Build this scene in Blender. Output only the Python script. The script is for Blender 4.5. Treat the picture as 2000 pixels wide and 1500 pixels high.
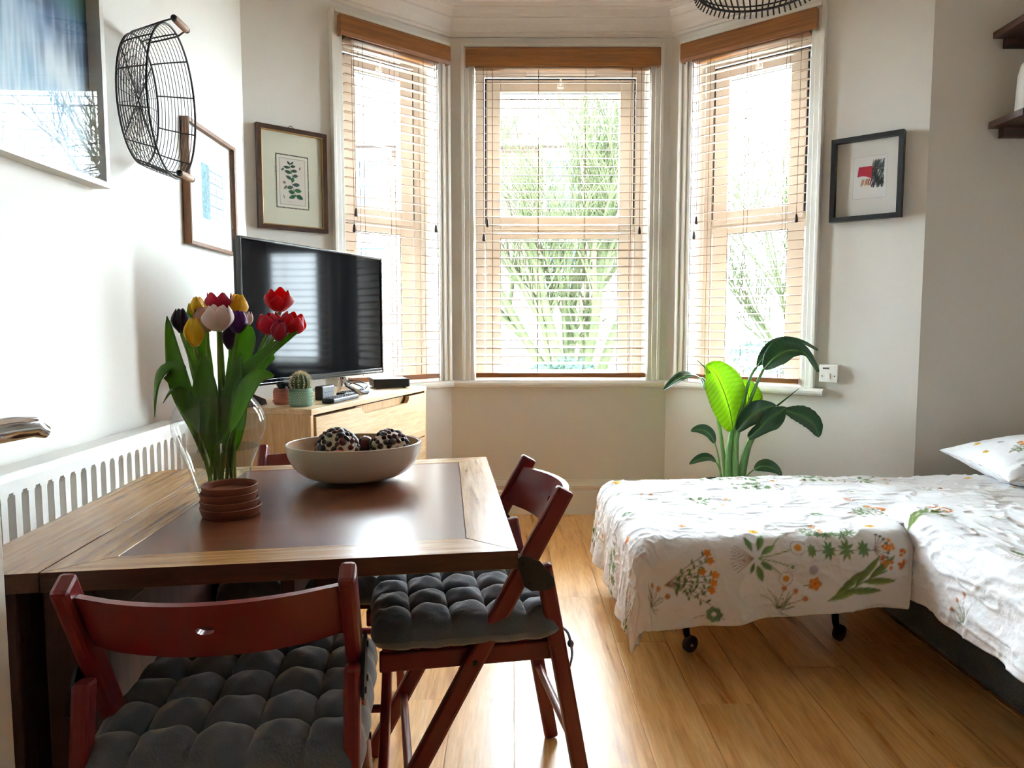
import bpy, bmesh, math, random
import numpy as np
from mathutils import Vector as V, Matrix as M, noise

C = bpy.context.scene.collection
for o in list(bpy.data.objects):
    bpy.data.objects.remove(o)
S = bpy.context.scene
PI = math.pi

# ------------------------------------------------------------------ camera, sky, exposure
CAM_H, FPX, PITCH = 1.10, 1400.0, math.radians(4.6146)
cam = bpy.data.cameras.new('camera')
cam.sensor_width = 36.0
cam.lens = FPX / 2000 * 36.0
cam.clip_start = 0.02
cam_o = bpy.data.objects.new('camera', cam)
cam_o.location = (0, 0, CAM_H)
cam_o.rotation_euler = (PI / 2 - PITCH, 0, 0)
C.objects.link(cam_o)
S.camera = cam_o

SKY = 30.0
w = bpy.data.worlds.new('overcast_sky')
S.world = w
w.use_nodes = True
bg = w.node_tree.nodes['Background']
bg.inputs['Color'].default_value = (0.80, 0.90, 1.0, 1)
bg.inputs['Strength'].default_value = SKY
S.view_settings.view_transform = 'Standard'
S.view_settings.look = 'None'
S.view_settings.gamma = 1.0
S.view_settings.use_curve_mapping = False
S.view_settings.exposure = 1.78
S.cycles.max_bounces = 14
S.cycles.diffuse_bounces = 7
S.cycles.glossy_bounces = 5
S.cycles.transparent_max_bounces = 24
S.cycles.sample_clamp_indirect = 6.0
S.cycles.use_denoising = True
S.cycles.filter_width = 1.1
S.cycles.caustics_reflective = False
S.cycles.caustics_refractive = False

# ------------------------------------------------------------------ helpers
_cp, _sp = math.cos(PITCH), math.sin(PITCH)


def at(x, y, Y):
    """point at depth Y that the photograph shows at pixel (x, y)"""
    cx, cy = (x - 1000) / FPX, (750 - y) / FPX
    r = V((cx, _cp + cy * _sp, -_sp + cy * _cp))
    return V((0, 0, CAM_H)) + r * (Y / r.y)


def lin(c):
    def f(u):
        u /= 255.0
        return u / 12.92 if u <= 0.04045 else ((u + 0.055) / 1.055) ** 2.4
    return (f(c[0]), f(c[1]), f(c[2]), 1.0)


class B:
    """collects shapes into one mesh"""
    def __init__(s):
        s.v, s.f, s.m, s.cols = [], [], [], None

    def add(s, vs, fs, mi=0, X=None):
        k = len(s.v)
        if X is not None:
            vs = [X @ V(p) for p in vs]
        s.v += [tuple(p) for p in vs]
        s.f += [tuple(i + k for i in f) for f in fs]
        s.m += [mi] * len(fs)
        return s

    def box(s, c, d, bev=0.0, mi=0, X=None, seg=2):
        bm = bmesh.new()
        bmesh.ops.create_cube(bm, size=1)
        for p in bm.verts:
            p.co = V((p.co.x * d[0], p.co.y * d[1], p.co.z * d[2]))
        if bev > 0:
            bmesh.ops.bevel(bm, geom=list(bm.edges), offset=min(bev, min(d) * 0.49), segments=seg, profile=0.5, affect='EDGES')
        bm.verts.index_update()
        vs = [p.co + V(c) for p in bm.verts]
        fs = [[p.index for p in f.verts] for f in bm.faces]
        bm.free()
        return s.add(vs, fs, mi, X)

    def bx(s, x0, x1, y0, y1, z0, z1, bev=0.0, mi=0, X=None):
        return s.box(((x0 + x1) / 2, (y0 + y1) / 2, (z0 + z1) / 2), (abs(x1 - x0), abs(y1 - y0), abs(z1 - z0)), bev, mi, X)

    def tube(s, pts, r, n=8, mi=0, caps=True, X=None, closed=False, flat=1.0):
        pts = [V(p) for p in pts]
        N = len(pts)
        rs = [r] * N if not hasattr(r, '__len__') else r
        vs, fs = [], []
        up = None
        for i in range(N):
            if closed:
                t = pts[(i + 1) % N] - pts[i - 1]
            else:
                t = pts[min(i + 1, N - 1)] - pts[max(i - 1, 0)]
            t = t.normalized() if t.length > 1e-9 else V((0, 0, 1))
            if up is None:
                up = V((0, 0, 1)) if abs(t.z) < 0.9 else V((1, 0, 0))
            a = t.cross(up)
            a = a.normalized() if a.length > 1e-6 else t.orthogonal().normalized()
            b = a.cross(t).normalized()
            up = b
            for k in range(n):
                q = 2 * PI * k / n
                vs.append(pts[i] + (a * math.cos(q) + b * math.sin(q) * flat) * rs[i])
        for i in range(N - (0 if closed else 1)):
            j = (i + 1) % N
            for k in range(n):
                l = (k + 1) % n
                fs.append((i * n + k, i * n + l, j * n + l, j * n + k))
        if caps and not closed:
            fs.append(tuple(reversed(range(n))))
            fs.append(tuple(range((N - 1) * n, N * n)))
        return s.add(vs, fs, mi, X)

    def bar(s, p0, p1, wid, thick, side, bev=0.004, mi=0):
        """box bar from p0 to p1; wid along `side`, thick across"""
        p0, p1 = V(p0), V(p1)
        z = (p1 - p0)
        L = z.length
        z.normalize()
        x = V(side)
        x = (x - z * x.dot(z)).normalized()
        y = z.cross(x)
        R = M((x, y, z)).transposed().to_4x4()
        X = M.Translation((p0 + p1) / 2) @ R
        return s.box((0, 0, 0), (wid, thick, L), bev, mi, X)

    def lathe(s, prof, n=32, c=(0, 0, 0), mi=0, sx=1.0, sy=1.0, X=None):
        vs, fs = [], []
        c = V(c)
        P = len(prof)
        for r, z in prof:
            for k in range(n):
                q = 2 * PI * k / n
                vs.append(c + V((r * sx * math.cos(q), r * sy * math.sin(q), z)))
        for i in range(P - 1):
            for k in range(n):
                l = (k + 1) % n
                fs.append((i * n + k, i * n + l, (i + 1) * n + l, (i + 1) * n + k))
        return s.add(vs, fs, mi, X)

    def prism(s, poly, h0, h1, axis='z', mi=0, X=None):
        n = len(poly)
        def p3(p, h):
            return {'z': (p[0], p[1], h), 'y': (p[0], h, p[1]), 'x': (h, p[0], p[1])}[axis]
        vs = [p3(p, h0) for p in poly] + [p3(p, h1) for p in poly]
        fs = [tuple(range(n)), tuple(reversed(range(n, 2 * n)))]
        fs += [(i, i + n, (i + 1) % n + n, (i + 1) % n) for i in range(n)]
        return s.add(vs, fs, mi, X)

    def grid(s, fn, nu, nv, mi=0, wrap_u=False, X=None):
        vs = [fn(i / (nu if wrap_u else nu - 1), j / (nv - 1)) for j in range(nv) for i in range(nu)]
        fs = []
        for j in range(nv - 1):
            for i in range(nu if wrap_u else nu - 1):
                k = (i + 1) % nu
                fs.append((j * nu + i, j * nu + k, (j + 1) * nu + k, (j + 1) * nu + i))
        return s.add(vs, fs, mi, X)

    def sphere(s, c, r, n=16, m=10, mi=0, X=None):
        c = V(c)
        rr = r if hasattr(r, '__len__') else (r, r, r)
        def fn(u, v):
            t, p = 2 * PI * u, -PI / 2 + PI * v
            return c + V((rr[0] * math.cos(p) * math.cos(t), rr[1] * math.cos(p) * math.sin(t), rr[2] * math.sin(p)))
        return s.grid(fn, n, m, mi, True, X)


MW = {}


def tag(o, label=None, cat=None, group=None, kind=None):
    for k, v in (('label', label), ('category', cat), ('group', group), ('kind', kind)):
        if v:
            o[k] = v
    return o


def thing(name, label, cat, loc=(0, 0, 0), rz=0.0, group=None, kind=None):
    o = bpy.data.objects.new(name, None)
    o.empty_display_size = 0.05
    C.objects.link(o)
    o.location = loc
    o.rotation_euler = (0, 0, rz)
    MW[o.name] = M.Translation(V(loc)) @ M.Rotation(rz, 4, 'Z')
    return tag(o, label, cat, group, kind)


def obj(name, b, mats, parent=None, smooth=False, world=False, loc=None, rz=0.0, label=None, kind=None, weld=True, autos=None):
    """world=True: b is written in world coordinates and moved into the parent's frame"""
    me = bpy.data.meshes.new(name)
    vs = b.v
    X = M.Identity(4)
    if loc is not None:
        X = M.Translation(V(loc)) @ M.Rotation(rz, 4, 'Z')
    if parent is not None and parent.name in MW:
        PX = MW[parent.name]
    else:
        PX = M.Identity(4)
    if world:
        I = (PX if parent is not None else X).inverted()
        vs = [I @ V(p) for p in vs]
    me.from_pydata([tuple(p) for p in vs], [], b.f)
    if not isinstance(mats, (list, tuple)):
        mats = [mats]
    for m in mats:
        me.materials.append(m)
    if len(mats) > 1:
        me.polygons.foreach_set('material_index', b.m)
    bm = bmesh.new()
    bm.from_mesh(me)
    bmesh.ops.recalc_face_normals(bm, faces=bm.faces)
    if smooth:
        for f in bm.faces:
            f.smooth = True
        lim = math.radians(autos if autos else 40)
        for e in bm.edges:
            if len(e.link_faces) == 2 and e.calc_face_angle(0) > lim:
                e.smooth = False
    bm.to_mesh(me)
    bm.free()
    o = bpy.data.objects.new(name, me)
    C.objects.link(o)
    if parent is not None:
        o.parent = parent
        MW[o.name] = PX
    elif loc is not None:
        o.location = loc
        o.rotation_euler = (0, 0, rz)
        MW[o.name] = X
    if label:
        o['label'] = label
    if kind:
        o['kind'] = kind
    return o


def copy_tree(o, parent=None):
    c = o.copy()
    C.objects.link(c)
    if parent is not None:
        c.parent = parent
    for ch in [x for x in bpy.data.objects if x.parent == o]:
        copy_tree(ch, c)
    return c


# ------------------------------------------------------------------ materials
def nt(name):
    m = bpy.data.materials.new(name)
    m.use_nodes = True
    t = m.node_tree
    return m, t, t.nodes['Principled BSDF'], t.nodes['Material Output']


def N(t, typ, **kw):
    n = t.nodes.new(typ)
    for k, v in kw.items():
        if k in n.inputs.keys():
            n.inputs[k].default_value = v
        else:
            setattr(n, k, v)
    return n


def coords(t, scale=(1, 1, 1), rnd=True, kind='Object'):
    tc = N(t, 'ShaderNodeTexCoord')
    mp = N(t, 'ShaderNodeMapping')
    mp.inputs['Scale'].default_value = scale
    t.links.new(tc.outputs[kind], mp.inputs['Vector'])
    if rnd:
        oi = N(t, 'ShaderNodeObjectInfo')
        mu = N(t, 'ShaderNodeMath', operation='MULTIPLY')
        mu.inputs[1].default_value = 37.0
        t.links.new(oi.outputs['Random'], mu.inputs[0])
        t.links.new(mu.outputs[0], mp.inputs['Location'])
    return mp.outputs['Vector']


def ramp(t, stops):
    r = N(t, 'ShaderNodeValToRGB')
    e = r.color_ramp.elements
    while len(e) < len(stops):
        e.new(0.5)
    for i, (p, c) in enumerate(stops):
        e[i].position = p
        e[i].color = c
    return r


def mat(name, col, rough=0.5, metal=0.0, spec=0.5, var=0.06, vscale=6.0, bump=0.0, bscale=60.0, coat=0.0, sheen=0.0, translucent=0.0, tcol=None, stretch=(1, 1, 1)):
    m, t, p, out = nt(name)
    c = lin(col)
    p.inputs['Roughness'].default_value = rough
    p.inputs['Metallic'].default_value = metal
    p.inputs['Specular IOR Level'].default_value = spec
    p.inputs['Coat Weight'].default_value = coat
    p.inputs['Sheen Weight'].default_value = sheen
    vec = coords(t, stretch, rnd=False)
    nz = N(t, 'ShaderNodeTexNoise', Scale=vscale, Detail=4.0)
    t.links.new(vec, nz.inputs['Vector'])
    lo = tuple(max(0, x * (1 - var)) for x in c[:3]) + (1,)
    hi = tuple(min(1, x * (1 + var)) for x in c[:3]) + (1,)
    r = ramp(t, [(0.3, lo), (0.7, hi)])
    t.links.new(nz.outputs['Fac'], r.inputs['Fac'])
    t.links.new(r.outputs['Color'], p.inputs['Base Color'])
    if bump > 0:
        n2 = N(t, 'ShaderNodeTexNoise', Scale=bscale, Detail=5.0)
        t.links.new(vec, n2.inputs['Vector'])
        bp = N(t, 'ShaderNodeBump', Strength=bump, Distance=0.01)
        t.links.new(n2.outputs['Fac'], bp.inputs['Height'])
        t.links.new(bp.outputs['Normal'], p.inputs['Normal'])
    if translucent > 0:
        tr = N(t, 'ShaderNodeBsdfTranslucent')
        tr.inputs['Color'].default_value = lin(tcol or col)
        mx = N(t, 'ShaderNodeMixShader')
        mx.inputs[0].default_value = translucent
        t.links.new(p.outputs[0], mx.inputs[1])
        t.links.new(tr.outputs[0], mx.inputs[2])
        t.links.new(mx.outputs[0], out.inputs['Surface'])
    return m


def wood(name, dark, mid, light, rough=0.4, grain=(1.2, 14, 14), scale=3.0, coat=0.0, bump=0.08, objvar=0.0, knots=False, spec=0.5, rvar=0.0):
    m, t, p, out = nt(name)
    vec = coords(t, grain, rnd=True)
    n1 = N(t, 'ShaderNodeTexNoise', Scale=scale, Detail=7.0, Roughness=0.62, Distortion=0.6)
    t.links.new(vec, n1.inputs['Vector'])
    r = ramp(t, [(0.28, lin(dark)), (0.5, lin(mid)), (0.74, lin(light))])
    t.links.new(n1.outputs['Fac'], r.inputs['Fac'])
    col = r.outputs['Color']
    n3 = N(t, 'ShaderNodeTexNoise', Scale=scale * 6, Detail=3.0)
    t.links.new(vec, n3.inputs['Vector'])
    mx = N(t, 'ShaderNodeMix', data_type='RGBA', blend_type='MULTIPLY')
    mx.inputs[0].default_value = 0.35
    rr = ramp(t, [(0.35, (0.55, 0.5, 0.45, 1)), (0.6, (1, 1, 1, 1))])
    t.links.new(n3.outputs['Fac'], rr.inputs['Fac'])
    t.links.new(col, mx.inputs[6])
    t.links.new(rr.outputs['Color'], mx.inputs[7])
    col = mx.outputs[2]
    if knots:
        v2 = coords(t, (0.8, 4.2, 4.2), rnd=True)
        vo = N(t, 'ShaderNodeTexVoronoi', Scale=1.6)
        t.links.new(v2, vo.inputs['Vector'])
        kr = ramp(t, [(0.02, lin((96, 52, 20))), (0.13, (1, 1, 1, 1))])
        t.links.new(vo.outputs['Distance'], kr.inputs['Fac'])
        m2 = N(t, 'ShaderNodeMix', data_type='RGBA', blend_type='MULTIPLY')
        m2.inputs[0].default_value = 0.75
        t.links.new(col, m2.inputs[6])
        t.links.new(kr.outputs['Color'], m2.inputs[7])
        col = m2.outputs[2]
    if objvar > 0:
        oi = N(t, 'ShaderNodeObjectInfo')
        h = N(t, 'ShaderNodeHueSaturation')
        ma = N(t, 'ShaderNodeMapRange')
        ma.inputs['To Min'].default_value = 1 - objvar
        ma.inputs['To Max'].default_value = 1 + objvar
        t.links.new(oi.outputs['Random'], ma.inputs['Value'])
        t.links.new(ma.outputs[0], h.inputs['Value'])
        t.links.new(col, h.inputs['Color'])
        col = h.outputs['Color']
    t.links.new(col, p.inputs['Base Color'])
    p.inputs['Roughness'].default_value = rough
    p.inputs['Coat Weight'].default_value = coat
    p.inputs['Coat Roughness'].default_value = 0.18
    p.inputs['Specular IOR Level'].default_value = spec
    if rvar > 0:
        rm = N(t, 'ShaderNodeMapRange')
        rm.inputs['To Min'].default_value = rough - rvar
        rm.inputs['To Max'].default_value = rough + rvar
        t.links.new(n1.outputs['Fac'], rm.inputs['Value'])
        t.links.new(rm.outputs[0], p.inputs['Roughness'])
    bp = N(t, 'ShaderNodeBump', Strength=bump, Distance=0.004)
    t.links.new(n1.outputs['Fac'], bp.inputs['Height'])
    t.links.new(bp.outputs['Normal'], p.inputs['Normal'])
    return m


def thin_glass(name, tint=(1, 1, 1, 1), ior=1.45, rough=0.0, mn=0.0, mx_=0.8):
    m, t, p, out = nt(name)
    t.nodes.remove(p)
    tr = N(t, 'ShaderNodeBsdfTransparent')
    tr.inputs['Color'].default_value = tint
    gl = N(t, 'ShaderNodeBsdfGlossy', Roughness=rough)
    fr = N(t, 'ShaderNodeFresnel', IOR=ior)
    geo = N(t, 'ShaderNodeNewGeometry')
    mx = N(t, 'ShaderNodeMixShader')
    # same reflectance from both faces of a thin sheet
    lw = N(t, 'ShaderNodeLayerWeight', Blend=0.5)
    pw = N(t, 'ShaderNodeMath', operation='POWER')
    pw.inputs[1].default_value = 5.0
    t.links.new(lw.outputs['Facing'], pw.inputs[0])
    mr = N(t, 'ShaderNodeMapRange')
    mr.inputs['To Min'].default_value = 0.05 + mn
    mr.inputs['To Max'].default_value = mx_
    t.links.new(pw.outputs[0], mr.inputs['Value'])
    t.links.new(mr.outputs[0], mx.inputs[0])
    t.nodes.remove(fr)
    t.nodes.remove(geo)
    t.links.new(tr.outputs[0], mx.inputs[1])
    t.links.new(gl.outputs[0], mx.inputs[2])
    t.links.new(mx.outputs[0], out.inputs['Surface'])
    return m


def print_mat(name, rough=0.8, bump=0.0, bscale=200, spec=0.2, sheen=0.0, attr='print', trans=0.0):
    m, t, p, out = nt(name)
    a = N(t, 'ShaderNodeAttribute')
    a.attribute_name = attr
    t.links.new(a.outputs['Color'], p.inputs['Base Color'])
    p.inputs['Roughness'].default_value = rough
    p.inputs['Specular IOR Level'].default_value = spec
    p.inputs['Sheen Weight'].default_value = sheen
    if bump:
        n2 = N(t, 'ShaderNodeTexNoise', Scale=bscale, Detail=4.0)
        t.links.new(coords(t, rnd=False), n2.inputs['Vector'])
        bp = N(t, 'ShaderNodeBump', Strength=bump, Distance=0.01)
        t.links.new(n2.outputs['Fac'], bp.inputs['Height'])
        t.links.new(bp.outputs['Normal'], p.inputs['Normal'])
    return m


PAINT = mat('wall_paint', (226, 223, 216), 0.62, var=0.025, vscale=1.3, bump=0.10, bscale=18, spec=0.35)
PAINT2 = mat('wall_paint_taupe', (212, 198, 176), 0.62, var=0.025, vscale=1.3, bump=0.06, bscale=18, spec=0.35)
CEIL = mat('ceiling_paint', (232, 224, 214), 0.8, var=0.02, bump=0.05, bscale=12)
GLOSSW = mat('white_gloss_paint', (236, 234, 226), 0.3, var=0.02, bump=0.02, bscale=25)
UPVC = mat('window_frame_white', (206, 196, 185), 0.28, var=0.01)
GASKET = mat('black_gasket', (38, 36, 36), 0.5)
PANE = thin_glass('window_glass', (0.97, 0.99, 0.98, 1))
FLOOR = wood('oak_laminate', (190, 128, 64), (230, 176, 106), (240, 198, 136), 0.30, (1.4, 16, 16), 1.3, bump=0.03, objvar=0.07, knots=True, rvar=0.08)
HONEY = wood('honey_wood', (104, 60, 20), (134, 82, 32), (150, 98, 44), 0.38, (1.5, 20, 30), 2.0, bump=0.02)
SLATW = wood('slat_wood', (146, 126, 108), (168, 146, 126), (186, 164, 144), 0.3, (1.2, 20, 20), 2.0, bump=0.0)
RAILW = wood('blind_rail_wood', (96, 52, 20), (128, 74, 30), (150, 92, 42), 0.38, (1.5, 20, 30), 2.0, bump=0.02)
CORD = mat('cord_brown', (92, 62, 44), 0.8)
TASSEL = mat('tassel_wood', (60, 28, 16), 0.4)
TBL_L = wood('table_light_wood', (122, 76, 38), (186, 140, 86), (218, 180, 128), 0.25, (1.5, 30, 30), 2.2, coat=0.25, bump=0.02, objvar=0.06, rvar=0.05)
TBL_D = wood('table_brown_wood', (96, 50, 30), (112, 62, 38), (126, 74, 48), 0.26, (2.5, 7, 7), 3.0, coat=0.3, bump=0.0, rvar=0.0)
TBL_E_SHADE = wood('table_edge_shaded_wood', (54, 28, 16), (84, 48, 26), (110, 70, 40), 0.4, (1.3, 15, 15), 2.4, bump=0.03)  # board wood darkened: shade of the unlit edges put into the colour
TBL_LEG = wood('table_leg_wood', (42, 18, 13), (62, 28, 19), (80, 42, 28), 0.55, (15, 15, 1.3), 2.4, bump=0.02, spec=0.3)
RED = mat('red_lacquer', (108, 16, 18), 0.34, var=0.05, coat=0.2, bump=0.02, bscale=30)
BLACKP = mat('black_plastic', (16, 16, 18), 0.45, var=0.02)
BLACKM = mat('black_metal', (22, 21, 22), 0.4, metal=0.3)
STEEL = mat('steel', (190, 190, 190), 0.25, metal=1.0)
CHROME = mat('chrome', (215, 215, 218), 0.1, metal=1.0)
VELVET = mat('grey_velvet', (90, 98, 109), 0.85, var=0.10, vscale=14, bump=0.12, bscale=220, sheen=0.8)
OAK = wood('pale_oak', (196, 160, 116), (220, 188, 146), (234, 208, 170), 0.42, (1.2, 14, 14), 2.2, bump=0.05)
OAKV = wood('pale_oak_upright', (186, 142, 92), (208, 168, 116), (222, 186, 138), 0.42, (14, 14, 1.2), 2.2, bump=0.05)
RADW = mat('radiator_enamel', (244, 244, 240), 0.25, var=0.01)
BOWLW = mat('bowl_glaze', (238, 236, 232), 0.25, var=0.02, coat=0.2)
BOWLIN = wood('bowl_inside', (150, 108, 66), (176, 136, 92), (190, 152, 110), 0.28, (3, 3, 3), 3.0, coat=0.6)
TERRA = mat('terracotta_brown', (120, 66, 40), 0.75, var=0.1, vscale=25, bump=0.05, bscale=80)
STEMG = mat('stem_green', (124, 152, 70), 0.45, var=0.15, vscale=20, translucent=0.2, tcol=(140, 180, 60))
LEAFG = mat('tulip_leaf_green', (88, 128, 58), 0.4, var=0.25, vscale=14, translucent=0.45, tcol=(130, 176, 40), stretch=(6, 6, 1))
PLANTD = mat('plant_leaf_dark', (40, 82, 50), 0.32, var=0.25, vscale=18, translucent=0.3, tcol=(90, 140, 40), coat=0.15)
PICGLASS = thin_glass('picture_glass', mn=-0.035, mx_=0.5)
PLANTL = mat('plant_leaf_lime', (120, 180, 40), 0.4, var=0.12, vscale=18, translucent=0.65, tcol=(190, 235, 30))
PLANTS = mat('plant_stalk', (100, 146, 78), 0.4, var=0.2, vscale=15, stretch=(4, 4, 1))
WATER = thin_glass('water', (0.96, 0.98, 0.95, 1))
VASEG = thin_glass('vase_glass', (0.97, 0.985, 0.98, 1), mn=0.02, mx_=0.7)
def leaf_print(name, trans, rough, coat):
    m, t, pr, out = nt(name)
    a = N(t, 'ShaderNodeAttribute')
    a.attribute_name = 'print'
    t.links.new(a.outputs['Color'], pr.inputs['Base Color'])
    pr.inputs['Roughness'].default_value = rough
    pr.inputs['Coat Weight'].default_value = coat
    tr = N(t, 'ShaderNodeBsdfTranslucent')
    h = N(t, 'ShaderNodeHueSaturation', Saturation=1.0, Value=1.35)
    t.links.new(a.outputs['Color'], h.inputs['Color'])
    t.links.new(h.outputs['Color'], tr.inputs['Color'])
    mx = N(t, 'ShaderNodeMixShader')
    mx.inputs[0].default_value = trans
    t.links.new(pr.outputs[0], mx.inputs[1])
    t.links.new(tr.outputs[0], mx.inputs[2])
    t.links.new(mx.outputs[0], out.inputs['Surface'])
    return m


LEAF_LIME = leaf_print('veined_lime_leaf', 0.5, 0.4, 0.05)
LEAF_DARK = leaf_print('veined_dark_leaf', 0.28, 0.34, 0.15)
DUVET = print_mat('floral_cotton', 0.85, bump=0.3, bscale=45, sheen=0.1)
PICT = print_mat('paper_print', 0.6, spec=0.3)
SOFA = mat('grey_weave', (86, 92, 98), 0.9, var=0.15, vscale=160, bump=0.3, bscale=260)


# ------------------------------------------------------------------ room shell
A_, CL, CR, B_ = V((-1.242, 3.399)), V((-0.351, 4.146)), V((0.893, 4.146)), V((1.883, 3.315))
PTS = [V((-1.098, -2.3)), A_, CL, CR, B_, V((2.78, 3.315)), V((2.78, -2.3))]
ZC = 2.845
T = 0.27


def nrm(p, q):          # outward normal: the room lies to the right of p -> q
    d = (q - p).normalized()
    return V((-d.y, d.x))


def offset_pts(pts, dist, closed=True):
    """mitred offset; dist > 0 goes outward"""
    n = len(pts)
    out = []
    for i in range(n):
        if closed or 0 < i < n - 1:
            n0, n1 = nrm(pts[i - 1], pts[i]), nrm(pts[i], pts[(i + 1) % n])
        elif i == 0:
            n0 = n1 = nrm(pts[0], pts[1])
        else:
            n0 = n1 = nrm(pts[-2], pts[-1])
        b = n0 + n1
        out.append(pts[i] + b * (dist / (1 + n0.dot(n1))))
    return out


OUT = offset_pts(PTS, T)
SILL_Z = 0.789
HEAD_Z = 2.600
# centre of each opening along its wall (from the left end of the wall), half width
LBAY = (CL - A_).length
WIN = {1: (LBAY - 0.372, 0.292), 2: (0.632, 0.503), 3: (0.449, 0.321)}


def wall(name, i, opening=None, m=PAINT):
    p, q = PTS[i], PTS[(i + 1) % len(PTS)]
    po, qo = OUT[i], OUT[(i + 1) % len(PTS)]
    d = (q - p).normalized()
    L = (q - p).length
    n = nrm(p, q)
    ss = [0.0, L]
    zz = [0.0, ZC]
    if opening:
        s0, s1, z0, z1 = opening
        ss = [0.0, s0, s1, L]
        zz = [0.0, z0, z1, ZC]
    a, b = len(ss), len(zz)
    vs = []
    for side in (0, 1):
        for z in zz:
            for k, s in enumerate(ss):
                if side == 0:
                    c = p + d * s
                else:
                    c = po if k == 0 else (qo if k == a - 1 else p + d * s + n * T)
                vs.append((c.x, c.y, z))
    I = lambda side, j, k: side * a * b + j * a + k
    fs = []
    for j in range(b - 1):
        for k in range(a - 1):
            if opening and j == 1 and k == 1:
                continue
            fs.append((I(0, j, k), I(0, j, k + 1), I(0, j + 1, k + 1), I(0, j + 1, k)))
            fs.append((I(1, j, k), I(1, j + 1, k), I(1, j + 1, k + 1), I(1, j, k + 1)))
    for j in range(b - 1):
        fs.append((I(0, j, 0), I(0, j + 1, 0), I(1, j + 1, 0), I(1, j, 0)))
        fs.append((I(0, j, a - 1), I(1, j, a - 1), I(1, j + 1, a - 1), I(0, j + 1, a - 1)))
    for k in range(a - 1):
        fs.append((I(0, 0, k), I(1, 0, k), I(1, 0, k + 1), I(0, 0, k + 1)))
        fs.append((I(0, b - 1, k), I(0, b - 1, k + 1), I(1, b - 1, k + 1), I(1, b - 1, k)))
    if opening:
        for k in (1,):
            fs.append((I(0, 1, 1), I(0, 1, 2), I(1, 1, 2), I(1, 1, 1)))
            fs.append((I(0, 2, 1), I(1, 2, 1), I(1, 2, 2), I(0, 2, 2)))
            fs.append((I(0, 1, 1), I(1, 1, 1), I(1, 2, 1), I(0, 2, 1)))
            fs.append((I(0, 1, 2), I(0, 2, 2), I(1, 2, 2), I(1, 1, 2)))
    o = obj(name, B().add(vs, fs), m)
    return tag(o, kind='structure')


def op(k):
    c, h = WIN[k]
    return (c - h, c + h, SILL_Z - 0.02, HEAD_Z)


wall('wall_left', 0)
wall('wall_left_bay', 1, op(1))
wall('wall_back', 2, op(2))
wall('wall_right_bay', 3, op(3))
wall('wall_alcove', 4)
wall('wall_right', 5)
wall('wall_rear', 6, m=mat('rear_wall_paint', (158, 150, 140), 0.7))
fl = B().prism([tuple(p) for p in OUT], -0.12, -0.004)
floor = tag(obj('floor', fl, FLOOR), kind='structure')
ce = B().prism([tuple(p) for p in OUT], ZC, ZC + 0.2)
tag(obj('ceiling', ce, CEIL), kind='structure')

# laminate planks, each a part of the floor
random.seed(4)


def ymax_at(x):
    if x <= A_.x:
        return -9
    if x < CL.x:
        return A_.y + (x - A_.x) * (CL.y - A_.y) / (CL.x - A_.x)
    if x <= CR.x:
        return CL.y
    if x < B_.x:
        return CR.y + (x - CR.x) * (B_.y - CR.y) / (B_.x - CR.x)
    return B_.y


PW = 0.178
x = -1.24
col = 0
plank_mesh = {}
while x < 2.75:
    y = -1.6 + [0.0, 0.55, 0.21, 0.83, 0.4][col % 5] - 1.22 + random.uniform(-0.05, 0.05)
    ye = min(ymax_at(x), ymax_at(x + PW)) - 0.002
    if x < A_.x + 0.2:
        ye = min(ymax_at(x + PW), 3.4)
    while y < ye - 0.05:
        y1 = min(y + 1.22, ye)
        y0 = max(y, -1.6)
        if y1 - y0 > 0.05:
            key = round(y1 - y0, 3)
            if key not in plank_mesh:
                b = B().box((0, 0, -0.006), (PW - 0.0012, key - 0.0012, 0.012), 0.0012)
                # grain runs along the plank: local x of the material is the length
                b.v = [(p[1], p[0], p[2]) for p in b.v]
                o = obj('plank', b, FLOOR, floor)
                plank_mesh[key] = o.data
            else:
                o = bpy.data.objects.new('plank', plank_mesh[key])
                C.objects.link(o)
                o.parent = floor
            o.location = (x + PW / 2, (y0 + y1) / 2, 0)
            o.rotation_euler = (random.uniform(-0.0012, 0.0012), random.uniform(-0.0012, 0.0012), PI / 2)
        y += 1.22
    x += PW
    col += 1


def sweep(name, pts, prof, m, i0, i1, s0=None, s1=None, smooth=False):
    """profile (inward offset, z) run along wall i0->i1 of pts with mitred ends"""
    n = len(pts)
    b = B()
    vs = []
    p, q = pts[i0], pts[i1]
    d = (q - p).normalized()
    for off, z in prof:
        o = offset_pts(pts, -off)
        a, c = o[i0], o[i1]
        if s0 is not None:
            a = p + d * s0 - nrm(p, q) * off
        if s1 is not None:
            c = p + d * s1 - nrm(p, q) * off
        vs += [(a.x, a.y, z), (c.x, c.y, z)]
    k = len(prof)
    fs = [(2 * j, 2 * j + 1, 2 * ((j + 1) % k) + 1, 2 * ((j + 1) % k)) for j in range(k)]
    fs.append(tuple(2 * j for j in range(k)))
    fs.append(tuple(2 * j + 1 for j in reversed(range(k))))
    b.add(vs, fs)
    return tag(obj(name, b, m, smooth=smooth), kind='structure')


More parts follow.
